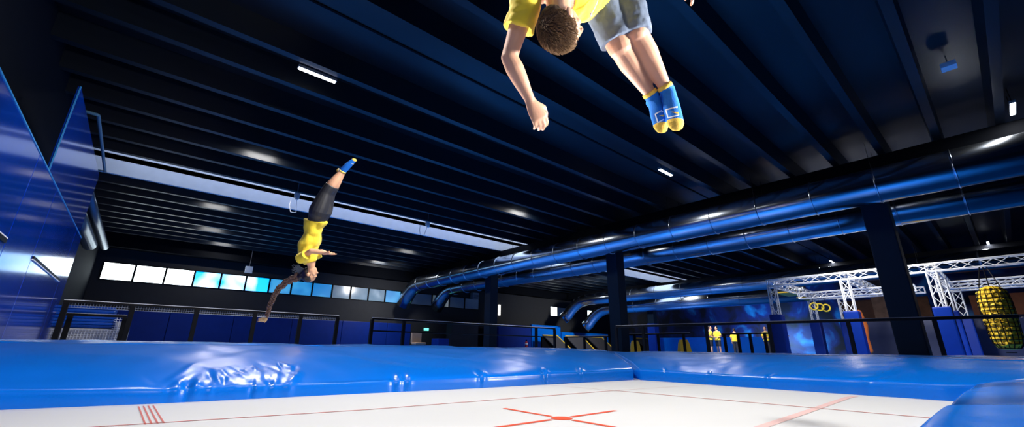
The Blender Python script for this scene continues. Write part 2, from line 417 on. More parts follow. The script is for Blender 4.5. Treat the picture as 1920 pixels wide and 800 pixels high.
bm = BM()
for a, b in (((-1.25,-.1,-.2),(3.6,-.05,-.12)), ((-1.25,2.95,-.2),(3.6,3.0,-.12)), ((3.55,-.05,-.2),(3.6,2.95,-.12)), ((-1.25,-.05,-.2),(-1.2,2.95,-.12))): box(bm, a, b)
for x, y in ((-1.2, -.07), (3.57, -.07), (-1.2, 2.97), (3.57, 2.97)): box(bm, (x-.04, y-.03, -.55), (x+.04, y+.03, -.2))
obj('frame', bm, GREYM, tr)

def lerp_poly(P, t):
    """P list of (t, value tuple)"""
    for (t0, a), (t1, b) in zip(P, P[1:]):
        if t <= t1: 
            k = max(0, (t-t0)/(t1-t0)); return [x+(y-x)*k for x, y in zip(a, b)]
    return list(P[-1][1])
def pad(label, P, nu, wrink, m=VINYL, seed=0, prof=None, name='frame_pad'):
    """P: list of (t,(fx,fy, rx,ry, ztop_front, zrear)); front foot line -> rear line"""
    prof = prof or [(0, 0, -1), (.0, .35, 0), (.004, .8, 0), (.018, .97, 0), (.05, 1.0, 0)]
    bm = BM(); rows = []
    nv = 34
    for i in range(nu+1):
        t = i/nu; fx, fy, rx, ry, zf, zr = lerp_poly(P, t)
        F = V((fx, fy, 0)); Rr = V((rx, ry, 0)); row = []
        Lw = (Rr-F).length
        sec = [(0, -.02), (.0, zf*.25), (.001, zf*.5), (.003, zf*.78), (.010, zf*.93), (.022, zf*1.0)]
        for j in range(1, nv+1):
            s = j/nv; u = .022+(Lw-.022-.03)*s
            z = zf + (zr-zf)*(s**.85) + .010*sin(PI*s)
            sec.append((u, z))
        sec += [(Lw-.012, zr-.012), (Lw, zr-.05), (Lw, zr-.16), (Lw-.02, -.02)]
        dirv = (Rr-F).normalized()
        for k, (u, z) in enumerate(sec):
            p = F + dirv*u + V((0, 0, z))
            q = V((p.x*2.2, p.y*2.2, seed*7.3))
            n = noise.noise(q)*.010 + noise.noise(q*3.1)*.003
            s = min(1, u/max(Lw, .01))
            n += wrink(t, s, p)
            edge = 1 if 0 < k < len(sec)-2 else 0
            if k >= 5: p.z += n*edge
            else: p += dirv*(-n*edge*.7)
            row.append(bm.verts.new(p))
        rows.append(row)
    for A, B in zip(rows, rows[1:]):
        for k in range(len(A)-1): bm.faces.new((A[k], A[k+1], B[k+1], B[k]))
    bm.faces.new(rows[0]); bm.faces.new(rows[-1][::-1])
    bmesh.ops.recalc_face_normals(bm, faces=bm.faces)
    o = obj(name, bm, m, smooth=True)
    me = o.data
    return tag(o, label, 'trampoline pad')
def creases(lst):
    def f(t, s, p):
        n = 0
        for (tc, sc, wt, ws, amp, slant) in lst:
            dt = (t-tc-slant*(s-sc))/wt; ds = (s-sc)/ws
            n += amp*math.exp(-dt*dt-ds*ds)
        return n
    return f
rnd = random.Random(3)
lst = []
# crumpled zone in front of the windows' reflection
for k in range(60):
    tc = .285+.15*rnd.random(); lst.append((tc, .02+.30*rnd.random()**1.7, .0018+.003*rnd.random(), .03+.06*rnd.random(), rnd.choice((-1, 1))*rnd.uniform(.002, .006), rnd.uniform(-.10, .12)))
for tc in (.165, .318, .53, .545, .66, .78, .86): 
    lst.append((tc, .02, .005, .05, -.010, .05)); lst.append((tc+.008, .04, .005, .06, .009, .08))
for k in range(14): lst.append((rnd.uniform(.3, .95), rnd.uniform(.2, .8), .012+.01*rnd.random(), .25, rnd.uniform(-.006, .006), rnd.uniform(-.2, .2)))
PL = [(0, (-1.29, 2.86, -1.29, 3.45, .08, .262)), (.2, (-.343, 2.681, -.3, 3.45, .078, .258)), (.3, (.145, 2.575, .15, 3.45, .066, .255)),
      (.44, (.814, 2.50, .85, 3.45, .066, .256)), (.66, (1.786, 2.37, 1.95, 3.45, .077, .250)), (1, (3.355, 2.245, 4.55, 3.42, .090, .232))]
pad('long blue vinyl trampoline pad behind the white bed, wrinkled and shiny', PL, 900, creases(lst), seed=1)
l2 = [(rnd.uniform(0, 1), rnd.uniform(0, .5), .02, .2, rnd.uniform(-.005, .006), rnd.uniform(-.1, .1)) for _ in range(16)]
for tc in (.12, .3, .5, .75): l2.append((tc, .02, .006, .04, -.006, .05))
PR = [(0, (3.395, 2.20, 4.62, 3.36, .090, .222)), (.5, (3.40, 1.19, 4.6, 1.2, .088, .208)), (.9, (3.44, .31, 4.6, -.5, .088, .205)), (1, (3.46, .20, 4.6, -.93, .092, .20))]
pad('blue vinyl trampoline pad at the right end of the white bed', PR, 300, creases(l2), seed=2)
l3 = [(rnd.uniform(0, 1), rnd.uniform(0, .8), .03, .3, rnd.uniform(-.006, .006), rnd.uniform(-.1, .1)) for _ in range(12)]
PN = [(0, (3.44, .165, 4.55, -.98, .105, .19)), (.28, (2.6, .185, 2.6, -1.0, .110, .17)), (.75, (1.0, .175, 1.0, -1.0, .112, .15)), (1, (-1.2, .14, -1.2, -1.0, .11, .15))]
pad('blue vinyl trampoline pad whose flat top cuts the white bed diagonally', PN, 300, creases(l3), seed=3)
# second rows of pads beyond
l4 = [(rnd.uniform(0, 1), rnd.uniform(0, .5), .01, .3, rnd.uniform(-.008, .008), rnd.uniform(-.1, .1)) for _ in range(24)]
P2 = [(0, (-1.29, 3.52, -1.29, 4.3, .262, .272)), (1, (4.7, 3.50, 4.7, 4.3, .24, .25))]
pad('second blue pad strip seen edge-on behind the long wrinkled pad', P2, 200, creases(l4), seed=4)
P3 = [(0, (4.75, 4.3, 6.2, 4.3, .205, .208)), (1, (4.75, -3.0, 6.2, -3.0, .203, .203))]
pad('second blue pad strip seen edge-on behind the right end pad', P3, 200, creases(l4), seed=5)
P4 = [(0, (6.3, 4.3, 7.6, 4.3, .215, .212)), (1, (6.3, -3.0, 7.6, -3.0, .213, .213))]
pad('third blue pad strip, the thin far ridge below the right railing', P4, 160, creases(l3), seed=6)
# pads beyond + platform between
for fa, fb in (((-1.29, 7.6, -.54), (46, 33, -.02)), ((7.7, -14, -.54), (46, 7.6, -.02)), ((-1.2, 4.35, -.54), (-.6, 7.6, -.02)), ((4.8, 4.35, -.54), (7.7, 7.6, -.02)), ((-1.2, -14, -.54), (7.6, -1.1, -.02))):
    bm = BM(); box(bm, fa, fb); struct('floor', bm, FLOORB)
t = thing('trampoline', (2.0, 6, -.55), 'trampoline hidden behind the long pad, below the inverted woman', 'trampoline')
bm = BM(); box(bm, (-.55, 4.4, -.08), (4.75, 7.5, -.06)); obj('bed', bm, BED, t)
bm = BM()
for a, b in (((-.55,4.38,-.2),(4.75,4.42,-.1)), ((-.55,7.5,-.2),(4.75,7.55,-.1))): box(bm, a, b)
for x in (-.5, 4.7):
    for y in (4.4, 7.5): box(bm, (x-.03, y-.02, -.55), (x+.03, y+.02, -.15))
obj('frame', bm, GREYM, t)

# ------------------------------------------------------------------ railings
def railing(label, a, b, posts, z=1.1, low=None, net=False, zb=-.02, group=None, dr=.05, white_hl=False):
    a = V(a); b = V(b)
    t = thing('railing', (a.x, a.y, zb), label, 'railing', group)
    bm = BM(); bar(bm, (a.x, a.y, z-dr/2), (b.x, b.y, z-dr/2), dr, dr)
    obj('top_rail', bm, BLKM, t)
    bm = BM(); bar(bm, (a.x, a.y, z+.006), (b.x, b.y, z+.006), .035, .012); obj('rail_highlight', bm, WHITE if white_hl else GREYM, t)  # pale strip standing in for the sheen along the rail's top edge
    for p in posts:
        q = a.lerp(b, p); bm = BM(); box(bm, (q.x-.045, q.y-.045, zb), (q.x+.045, q.y+.045, z-dr+.001), bev=.004); obj('post', bm, BLKM, t)
    if low is not None:
        for lz in low:
            bm = BM(); bar(bm, (a.x, a.y, lz), (b.x, b.y, lz), .04, .04); obj('lower_rail', bm, BLKM, t)
    if net:
        bm = BM(); L = (b-a).length; n = int(L/.045)
        for k in range(n):
            q = a.lerp(b, k/n); tube(bm, (q.x, q.y, z-.14), (q.x, q.y, z-.05), .0035, 4)
        tube(bm, (a.x, a.y, z-.14), (b.x, b.y, z-.14), .006, 5); tube(bm, (a.x, a.y, z-.095), (b.x, b.y, z-.095), .004, 5)
        obj('mesh_infill', bm, GREYM, t)
    return t
LA, LB = V((-1.25, 12.45, 0)), V((4.33, 12.66, 0))
railing('long black railing beside the blue wall, behind the inverted woman', LA, LB, [(x+1.25)/5.58 for x in (-1.2, -.175, .98, 2.2, 3.3, 4.30)], net=True, white_hl=True)
railing('black railing right of the gap, in front of the middle back wall', (5.36, 12.7, 0), (13.55, 12.8, 0), [.0, .13, .86, .995], low=[.72], white_hl=True)
railing('low black railing in front of the stacked blue mats', (-1.25, 13.2, 0), (-.24, 13.2, 0), [.1, .98], z=.88)
# right side railing along the truss area
railing('long black railing on the right, in front of column and truss frame', (13.6, 9.7, 0), (15.2, -.2, 0), [.0, .105, .32, .5, .69, .86], dr=.07)
# low fences further back
railing('low black fence in front of the far wall trampolines', atp(1060, 634, 0, 15.2)*1, atp(1140, 636, 0, 15.2)*1, [.02, .47, .95], z=.80, low=[.12])
railing('low black fence with slanted posts in front of the spectators', atp(1180, 634, 0, 17.6), atp(1295, 634, 0, 17.6), [.1, .5, .9], z=.95, low=[.12])
railing('low black fence between the spectators and the first truss leg', atp(1355, 636, 0, 18.2), atp(1445, 636, 0, 18.2), [.05, .35, .6, .9], z=.92, low=[.15])

# ------------------------------------------------------------------ mats and crate at left
yy = 13.7
for k in range(7):
    z = .60+.068*k; x1 = -.44-.02*random.random() if k < 5 else -.48
    bm = BM(); box(bm, (-1.48, yy, z), (x1, yy+1.2, z+.064), bev=.02)
    lb = ['lowest', 'second lowest', 'third lowest', 'middle', 'third highest', 'second highest', 'topmost'][k]
    tag(obj('gym_mat', bm, mat('mat_blue', (.0, .06, .38), .3)), 'blue folded gym mat in the stack beside the left wall, ' + lb, 'gym mat', 'stacked blue gym mats')
bm = BM()
for i in range(26):
    x = -1.45+1.3*i/25; top = .56 if x < -.45 else (.92 if x < -.27 else .78)
    tube(bm, (x, yy-.1, -.02), (x, yy-.1, top), .006, 4)
for z in [.05*k for k in range(12)]: tube(bm, (-1.45, yy-.1, z), (-.15, yy-.1, z), .005, 4)
for z in [.60+.05*k for k in range(7)]: tube(bm, (-.45, yy-.1, z), (-.27 if z > .79 else -.15, yy-.1, z), .005, 4)
t = thing('wire_crate', (-.8, yy, 0), 'pale wire mesh crate under and beside the stacked blue mats', 'crate')
obj('wire_mesh', bm, WHITE, t)
bm = BM(); box(bm, (-1.46, yy-.06, .0), (-.15, yy+1.2, .585)); box(bm, (-.40, yy-.05, .585), (-.17, yy+1.1, .76)); obj('contents', bm, mat('grey_foam', (.42, .43, .46), .8, var=.4, vscale=14), t)

# ------------------------------------------------------------------ far fittings on the window wall
def wallbox(name, label, cat, px0, py0, px1, py1, Y, depth, m, bev=.01):
    a = atp(px0, py0, 1, Y); b = atp(px1, py1, 1, Y)
    bm = BM(); box(bm, (a.x, Y, -.02), (b.x, Y+depth, max(a.z, b.z)), bev=bev)
    return tag(obj(name, bm, m), label, cat)
# big blue padded block with slanted end, wall pads along the far end
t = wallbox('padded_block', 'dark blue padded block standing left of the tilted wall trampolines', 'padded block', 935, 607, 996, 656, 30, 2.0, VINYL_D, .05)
wallbox('wall_pad', 'bright blue padded wall behind the tilted trampolines, left part', 'wall pad', 997, 608, 1052, 660, 31.0, .3, VINYL)
wallbox('wall_pad', 'bright blue padded wall behind the tilted trampolines, middle part', 'wall pad', 1053, 622, 1142, 660, 31.0, .3, VINYL)
wallbox('wall_pad', 'bright blue padded wall right of the middle column', 'wall pad', 1165, 628, 1222, 662, 29.0, .3, VINYL)
def slant_tramp(px, w, Y, label, lean=.9, flip=1):
    """tilted wall trampoline: frame pad with yellow edge, dark bed"""
    base = atp(px, 655, 1, Y); base.z = 0.0
    t = thing('wall_trampoline', base, label, 'wall trampoline', 'tilted dark trampolines with yellow edges')
    P = [V((base.x, Y, 1.5)), V((base.x+w, Y, 1.5)), V((base.x+w+lean, Y-.4, .1)), V((base.x+lean, Y-.4, .1))]
    if flip < 0: P = [V((base.x+lean, Y, 1.5)), V((base.x+lean+w, Y, 1.5)), V((base.x+w, Y-.4, .1)), V((base.x, Y-.4, .1))]
    bm = BM(); n = (P[1]-P[0]).cross(P[3]-P[0]).normalized()*.05
    A = [bm.verts.new(p-n) for p in P]; B = [bm.verts.new(p+n) for p in P]
    bm.faces.new(A); bm.faces.new(B[::-1])
    for k in range(4): bm.faces.new((A[k], B[k], B[(k+1)%4], A[(k+1)%4]))
    bmesh.ops.recalc_face_normals(bm, faces=bm.faces); obj('bed', bm, TRAMPD, t)
    bm = BM(); bar(bm, P[0]-V((0, .06, 0)), P[1]-V((0, .06, 0)), .10, .09); bar(bm, P[1]-V((0, .06, 0)), P[2]-V((0, .06, 0)), .10, .09); obj('edge_pad', bm, YPAINT, t)
    bm = BM(); box(bm, (base.x+.05, Y+.1, -.02), (base.x+w, Y+.25, 1.4)); obj('support', bm, BLKM, t)
slant_tramp(1017, 2.0, 29.6, 'tilted dark trampoline with yellow edge, right of the blue padded block', 1.8)
slant_tramp(1060, 2.6, 29.6, 'tilted trampoline with brownish bed left of the pale spotlight patch', 1.6)
slant_tramp(1100, 2.6, 29.6, 'tilted dark trampoline just left of the middle column', 1.8)
slant_tramp(1192, 2.4, 28.0, 'tilted dark trampoline just right of the middle column', 1.9)
slant_tramp(1252, 3.0, 27.0, 'tilted dark trampoline left of the first yellow-shirted spectators', 1.2, -1)
slant_tramp(1298, 3.0, 27.0, 'tilted dark trampoline behind the two standing spectators', 1.2, -1)
slant_tramp(1405, 3.4, 25.0, 'tilted trampoline with pale yellow leg beside the first truss leg', 1.2, -1)
def cone_thing(px, X, label):
    b = atp(px, 662, 0, X); b.z = -.02; h = .75
    t = thing('marker_block', b, label, 'marker block', 'yellow marker blocks by the low fence')
    bm = BM(); sweep(bm, [b+V((0, 0, .0)), b+V((0, 0, h*.8)), b+V((0, 0, h))], [.40, .28, .2], 4, up=(0, 1, 0), flat=True); obj('body', bm, YPAINT, t)
cone_thing(1192, 21, 'yellow tapered block right beside the foot of the middle column')
cone_thing(1284, 20, 'yellow tapered block left of the two chatting spectators')
# grey door, extinguisher, exit light, chair, ac, lamp, sockets
a = atp(931, 610, 1, 32.8); b = atp(950, 655, 1, 32.8)
bm = BM(); box(bm, (a.x, 32.85, 0), (b.x, 32.99, 2.35), bev=.01); dr = struct('door_1', bm, mat('grey_door', (.14, .14, .15), .6))
bm = BM(); box(bm, (a.x+.1, 32.78, 1.05), (a.x+.25, 32.86, 1.12)); obj('handle', bm, GREYM, dr)
p = atp(987, 650, 1, 28.9)
t = thing('fire_extinguisher', (p.x, 28.9, -.02), 'red fire extinguisher with white label in front of the dark blue block', 'fire extinguisher')
bm = BM(); sweep(bm, [(p.x, 28.9, .1), (p.x, 28.9, .75)], .13, 16); obj('cylinder', bm, REDP, t, True)
bm = BM(); sweep(bm, [(p.x, 28.9, .55), (p.x, 28.9, .72)], .135, 16, flat=True); obj('label_band', bm, WHITE, t, True)
bm = BM(); sweep(bm, [(p.x, 28.9, .8), (p.x, 28.9, .95)], .05, 10); bar(bm, (p.x-.1, 28.9, .97), (p.x+.1, 28.9, .99), .04, .03); obj('valve', bm, BLKM, t)
bm = BM(); sweep(bm, [(p.x+.05, 28.9, .93), (p.x+.2, 28.85, .8), (p.x+.16, 28.82, .4)], .018, 8); obj('hose', bm, BLKM, t)
# green exit light (unlettered at this distance)
p = atp(802, 617, 1, 32.7); bm = BM(); box(bm, (p.x-.22, 32.9, p.z-.1), (p.x+.22, 32.99, p.z+.1), bev=.01)
tag(obj('exit_light', bm, mat('green_lamp', (.1, .5, .4), .4, emit=(.2, 1, .8), estr=1.4)), 'small green lit sign on the dark back wall', 'exit light')
# beige chair-like bench behind the middle railing
p = atp(786, 650, 1, 24.0); cx0 = p.x
t = thing('padded_chair', (cx0, 24, -.02), 'beige brown padded chair behind the middle railing', 'chair')
BEI = mat('beige_padding', (.22, .15, .10), .7)
bm = BM(); box(bm, (cx0-.35, 23.8, .42), (cx0+.35, 24.4, .55), bev=.04); obj('seat', bm, BEI, t)
bm = BM(); box(bm, (cx0-.35, 24.38, .5), (cx0+.35, 24.52, 1.15), bev=.05); obj('backrest', bm, BEI, t)
for sx in (-.3, .3):
    for sy in (23.85, 24.45):
        bm = BM(); tube(bm, (cx0+sx, sy, -.02), (cx0+sx, sy, .44), .025); obj('leg', bm, BLKM, t)
# blue cube and dark cupboard
wallbox('padded_cube', 'small blue padded cube behind the middle railing', 'padded cube', 822, 634, 841, 658, 25.5, .9, VINYL_D, .04)
p = atp(870, 610, 1, 30)
bm = BM(); box(bm, (p.x-1.2, 30, -.02), (p.x+1.5, 30.8, 2.2), bev=.02); o = tag(obj('cupboard', bm, mat('charcoal_panel', (.02, .022, .03), .6)), 'dark cupboard standing left of the left column', 'cupboard')
# ac unit & vertical lamp on back wall
p = atp(890, 555, 1, 32.8)
t = thing('air_conditioner', (p.x, 32.8, p.z-.3), 'white air conditioner on the back wall left of the left column', 'air conditioner')
bm = BM(); box(bm, (p.x-.4, 32.5, p.z-.3), (p.x+.3, 32.98, p.z+.3), bev=.04); obj('housing', bm, mat('ac_grey', (.28, .3, .32), .5), t)
bm = BM()
for k in range(4): box(bm, (p.x-.34, 32.485, p.z-.22+.09*k), (p.x+.24, 32.5, p.z-.19+.09*k))
obj('grille', bm, BLKM, t)
t = thing('wall_lamp', (24.9, 32.9, 3.2), 'upright white glowing lamp on the back wall right of the left column', 'lamp')
a = atp(936, 571, 1, 32.9); b = atp(936, 591, 1, 32.9)
bm = BM(); box(bm, (a.x-.12, 32.8, b.z), (a.x+.12, 32.95, a.z), bev=.03); obj('lamp_body', bm, mat('warm_lamp', (.9, .9, .85), .4, emit=(1, .95, .88), estr=1.4), t)
# skylight sockets with cable loops
def socket(px, py, px2, py2, label):
    a = atp(px, py, 1, 17.7); b = atp(px2, py2, 1, 17.7)
    t = thing('socket_box', a, label, 'socket', 'white sockets with cable loops by the skylight')
    bm = BM(); box(bm, (a.x-.10, a.y-.05, a.z-.10), (a.x+.10, a.y+.05, a.z+.10), bev=.02); box(bm, (a.x-.06, a.y-.1, a.z-.2), (a.x+.06, a.y-.02, a.z-.08), bev=.01); obj('box', bm, WHITE, t)
    bm = BM(); m_ = V((b.x, a.y, b.z)); sweep(bm, [a+V((0, 0, -.1)), a.lerp(m_, .5)+V((.04, 0, -.1)), m_+V((.08, 0, -.12)), m_+V((-.12, 0, -.14)), m_+V((-.2, 0, .1)), m_+V((-.18, 0, .35))], .014, 8); obj('cable', bm, WHITE, t)
    bm = BM(); tube(bm, a+V((0, 0, .08)), (a.x, a.y, H+.6), .01); obj('conduit', bm, GREYM, t)
socket(557, 366, 552, 392, 'white socket with hanging cable loop, left of the inverted woman\'s hips')
socket(802, 419, 793, 436, 'white socket with curved cable, right of the inverted woman on the skylight edge')
# square boxes
def sqbox(px, py, ax, v, label, s, d=.12):
    p = atp(px, py, ax, v)
    t = thing('junction_box', p, label, 'junction box')
    bm = BM(); box(bm, (p.x-s/2, p.y-s/2, p.z), (p.x+s/2, p.y+s/2, p.z+d), bev=.01) if ax == 2 else box(bm, (p.x-s/2, p.y, p.z-s/2), (p.x+s/2, p.y+d, p.z+s/2), bev=.01)
    obj('cover', bm, mat('pale_blue_plastic', (.72, .82, .92), .5), t)
    bm = BM()
    if ax == 2: tube(bm, (p.x, p.y, p.z+d-.01), (p.x, p.y, H+.545), .012)
    else: tube(bm, (p.x, p.y+.05, p.z+s/2-.01), (p.x, p.y+.05, H+.56), .012)
    obj('conduit', bm, GREYM, t)
sqbox(1780, 128, 2, 6.45, 'small pale square box on the dark ceiling, upper right', .26)
sqbox(467, 505, 1, 31.6, 'small pale square box hanging above the window strip', .42)

# ------------------------------------------------------------------ truss frame
def truss_mesh(bm, a, b, w=.29, r=.026, pitch=.42, up=(0,0,1)):
    a = V(a); b = V(b); s, u = frame_of(b-a, up); L = (b-a).length; n = max(2, int(L/pitch)); d = (b-a)/n
    cs = [(s*i+u*j)*w/2 for i, j in ((-1,-1),(1,-1),(1,1),(-1,1))]
    for c in cs: tube(bm, a+c, b+c, r, 8)
    for k in range(n):
        for q in range(4):
            c0, c1 = cs[q], cs[(q+1)%4]
            if k % 2: c0, c1 = c1, c0
            tube(bm, a+d*k+c0, a+d*(k+1)+c1, r*.5, 5)
    for e in (a, b):
        for q in range(4): tube(bm, e+cs[q], e+cs[(q+1)%4], r*.6, 5)
def truss_thing(label, beams, legs, pads, loc):
    t = thing('truss_frame', loc, label, 'truss frame')
    for a, b in beams: bm = BM(); truss_mesh(bm, a, b); obj('beam', bm, ALU, t)
    for x, y, z in legs:
        bm = BM(); truss_mesh(bm, (x, y, -.02), (x, y, z), up=(0, 1, 0)); l = obj('leg', bm, ALU, t)
        if (x, y) in pads:
            bm = BM(); box(bm, (x-.26, y-.26, 0), (x+.26, y+.26, 1.9), bev=.05); obj('leg_pad', bm, VINYL_D, l)
TX, TZ = 22.85, 3.40
LG = [(TX, 7.12), (TX, 4.25), (TX, 1.5)]
RG = [(30, 7.4), (30, 6.1), (30, 1.35)]
truss_thing('silver aluminium truss frame left of the thick column, carrying the yellow rings',
    [((TX, 7.27, TZ), (TX, 2.4, TZ)), ((TX+.15, 7.12, TZ), (30, 7.12, TZ)), ((TX+.15, 4.25, TZ), (30, 4.25, TZ)), ((30, 7.4, TZ-.1), (30, 2.4, TZ-.1)), ((26.4, 7.0, TZ-.35), (26.4, 2.4, TZ-.35))],
    [(TX, 7.12, TZ-.15), (TX, 4.25, TZ-.15), (29.9, 7.35, TZ-.3), (29.9, 5.9, TZ-.3), (29.9, 3.7, TZ-.3)], {(TX, 7.12), (TX, 4.25), (29.9, 5.9), (29.9, 7.35), (29.9, 3.7)}, (TX, 7, -.02))
truss_thing('silver aluminium truss frame right of the thick column, carrying the yellow bag',
    [((TX, 2.35, TZ), (TX, -6.5, TZ)), ((TX+.15, 1.5, TZ), (30, 1.5, TZ)), ((30, 2.0, TZ-.1), (30, -6.5, TZ-.1)), ((26.4, 1.3, TZ-.35), (26.4, -6.5, TZ-.35))],
    [(TX, 1.5, TZ-.15), (25.2, 1.45, TZ-.15), (TX, -6.3, TZ-.15), (29.9, 1.3, TZ-.3)], {(TX, 1.5), (25.2, 1.45), (TX, -6.3), (29.9, 1.3)}, (TX, 1.5, -.02))
# small yellow boards under the frame corner
bm = BM(); box(bm, (26.4, 7.4, 3.3), (28.5, 8.1, 3.36)); tag(obj('obstacle_board', bm, YPAINT), 'yellow board hung under the left truss corner, nearer one', 'obstacle board', 'yellow boards under the truss')
bm = BM(); box(bm, (29.6, 7.5, 3.3), (32.2, 8.0, 3.36)); tag(obj('obstacle_board', bm, YPAINT), 'yellow board hung under the left truss corner, farther one', 'obstacle board', 'yellow boards under the truss')
# yellow rings
for k, (px, lb) in enumerate(((1526, 'leftmost'), (1537, 'middle'), (1549, 'rightmost'))):
    c = atp(px, 574+k*1.5, 0, 26.25+.15*k)
    t = thing('gym_ring', c, 'yellow hanging ring under the truss, %s of the three' % lb, 'gym ring', 'yellow rings under the truss')
    rr = .17; bm = BM(); pts = [c+V((0, rr*cos(2*PI*k2/20), rr*sin(2*PI*k2/20))) for k2 in range(20)]
    for i in range(20): sweep(bm, [pts[i], pts[(i+1) % 20]], .035, 8)
    obj('ring', bm, mat('yellow_ring', (.85, .62, .03), .4, ), t, True)
    bm = BM(); bar(bm, c+V((0, 0, rr)), (c.x, c.y, 2.95), .03, .012, up=(0, 1, 0)); obj('strap', bm, BLKM, t)
# hanging yellow bag in black net
bc = V((TX-.25, 0, 0)); top = atp(1866, 540, 0, TX-.25); bot = atp(1890, 652, 0, TX-.25)
bx_, by_ = bc.x, (top.y+bot.y)/2+.04
t = thing('hanging_bag', (bx_, by_, 3.25), 'lumpy yellow bag in a black net hanging from the right truss', 'hanging bag')
bm = BM(); prof = [(2.52, .12), (2.45, .28), (2.3, .36), (2.0, .40), (1.6, .40), (1.2, .39), (.8, .37), (.5, .33), (.38, .20)]
ringsb = []; NB = 64; NZ = 110
def rad(z):
    for (z0, r0), (z1, r1) in zip(prof, prof[1:]):
        if z <= z0 and z >= z1: return r0+(r1-r0)*(z0-z)/(z0-z1)
    return .1
for i in range(NZ+1):
    z = 2.52-(2.52-.38)*i/NZ; row = []
    for k in range(NB):
        a = 2*PI*k/NB
        jz = z+.05*noise.noise(V((cos(a)*2, sin(a)*2, z*3))); ja = a+.12*noise.noise(V((cos(a)*3+5, sin(a)*3, z*4)))
        cell = abs(sin(ja*7+PI/2*(math.floor(jz/.16)%2)))*abs(sin(jz/.16*PI))
        r = rad(z)*(.84+.20*cell**.5) + .05*noise.noise(V((cos(a)*3, sin(a)*3, z*5)))
        row.append(bm.verts.new((bx_+r*cos(a), by_+r*sin(a), z)))
    ringsb.append(row)
for A, B in zip(ringsb, ringsb[1:]):
    for k in range(NB): bm.faces.new((A[k], B[k], B[(k+1)%NB], A[(k+1)%NB]))
bm.faces.new(ringsb[0][::-1]); bm.faces.new(ringsb[-1])
bmesh.ops.recalc_face_normals(bm, faces=bm.faces)
obj('filling', bm, mat('yellow_padding', (.95, .58, .02), .6), t, True)
bm = BM()
for k in range(16):
    a = 2*PI*(k)/16
    sweep(bm, [(bx_+(rad(z)*.99+.02)*cos(a), by_+(rad(z)*.99+.02)*sin(a), z) for z in [2.5-.13*i for i in range(17)]], .013, 5)
for i in range(16):
    z = 2.38-.14*i
    for k in range(20):
        p = [V((bx_+(rad(z)*.99+.02)*cos(2*PI*q/20), by_+(rad(z)*.99+.02)*sin(2*PI*q/20), z)) for q in (k, k+1)]
        tube(bm, p[0], p[1], .013, 5)
obj('net', bm, BLKM, t)
bm = BM()
for s in (-.25, 0, .25): tube(bm, (bx_, by_+s, 2.5), (bx_+.2, by_+s*.3, 3.28), .015, 6)
obj('rope', bm, BLKM, t)
# orange hanging cloth pieces and brown textured wall behind
p = atp(1624, 640, 0, 25)
bm = BM(); sweep(bm, [(25, p.y, 2.0), (25, p.y-.05, 1.4), (25.05, p.y, .8), (25, p.y-.03, .3)], [.10, .16, .13, .15], 10); tag(obj('hanging_bag', bm, ORANGE, smooth=True), 'slim orange bag hanging right of the second padded truss leg', 'hanging bag')
bm = BM(); a = atp(1672, 545, 0, 38); b = atp(1730, 640, 0, 38); box(bm, (38, b.y, .9), (38.3, a.y+1.2, 5.0)); tag(obj('climbing_wall', bm, BRICK), 'brown and grey mottled panel behind the thick column, right side', 'climbing wall')
bm = BM(); a = atp(1600, 560, 0, 40); box(bm, (40, a.y-4.0, 2.2), (40.3, a.y+1.0, 3.9)); tag(obj('climbing_wall', bm, mat('orange_brown_panel', (.14, .06, .03), .8, var=.7, vscale=2)), 'dark orange brown panel behind the left truss frame', 'climbing wall')
bm = BM(); box(bm, (38, -3.5, 2.4), (38.3, 1.2, 3.6)); tag(obj('climbing_wall', bm, mat('rust_panel', (.14, .04, .015), .8, var=.4)), 'rust brown panel behind the right truss frame, left of the yellow bag', 'climbing wall')
bm = BM(); box(bm, (31.5, -9, -.02), (31.7, 5.4, 1.9), bev=.03); tag(obj('wall_pad', bm, mat('night_blue_vinyl', (.0, .012, .08), .4)), 'very dark blue padded partition behind the truss frames', 'wall pad')

# ------------------------------------------------------------------ people
def head_mesh(bm, c, up, face, s=1.0):
    up = V(up).normalized(); face = V(face); face = (face-up*face.dot(up)).normalized(); side = up.cross(face)
    c = V(c)
    ell(bm, c+up*.025*s-face*.012*s, (side*.076*s, face*.096*s, up*.096*s))
    ell(bm, c-up*.035*s+face*.022*s, (side*.060*s, face*.070*s, up*.080*s))       # face mass
    ell(bm, c-up*.088*s+face*.058*s, (side*.030*s, face*.030*s, up*.026*s))       # chin
    ell(bm, c-up*.060*s+face*.012*s, (side*.058*s, face*.055*s, up*.045*s))       # jaw
    sweep(bm, [c+up*.005*s+face*.082*s, c-up*.036*s+face*.108*s], [.008*s, .014*s], 8)     # nose
    ell(bm, c-up*.040*s+face*.092*s, (side*.018*s, face*.012*s, up*.010*s))
    ell(bm, c+up*.022*s+face*.082*s, (side*.055*s, face*.014*s, up*.012*s))       # brow
    for k in (-1, 1):
        ell(bm, c-up*.018*s+face*.062*s+side*.038*s*k, (side*.020*s, face*.020*s, up*.018*s))   # cheek
        ell(bm, c-up*.008*s-face*.004*s+side*.080*s*k, ((side*.009-face*.004*k)*s, face*.018*s, up*.032*s))  # ear
    ell(bm, c-up*.062*s+face*.086*s, (side*.026*s, face*.012*s, up*.007*s))       # upper lip
    ell(bm, c-up*.073*s+face*.083*s, (side*.022*s, face*.012*s, up*.008*s))       # lower lip
    return up, face, side
def eyes(c, up, face, side, parent, s=1.0):
    bm = BM()
    for k in (-1, 1): ell(bm, V(c)+up*.000*s+face*.078*s+side*.031*s*k, (side*.013*s, face*.010*s, up*.008*s), 12, 8)
    obj('eyes', bm, mat('eye_white', (.6, .58, .55), .2), parent, True)
    bm = BM()
    for k in (-1, 1): ell(bm, V(c)+up*.000*s+face*.0865*s+side*.031*s*k, (side*.006*s, face*.003*s, up*.006*s), 10, 6)
    obj('irises', bm, HAIRK, parent, True)
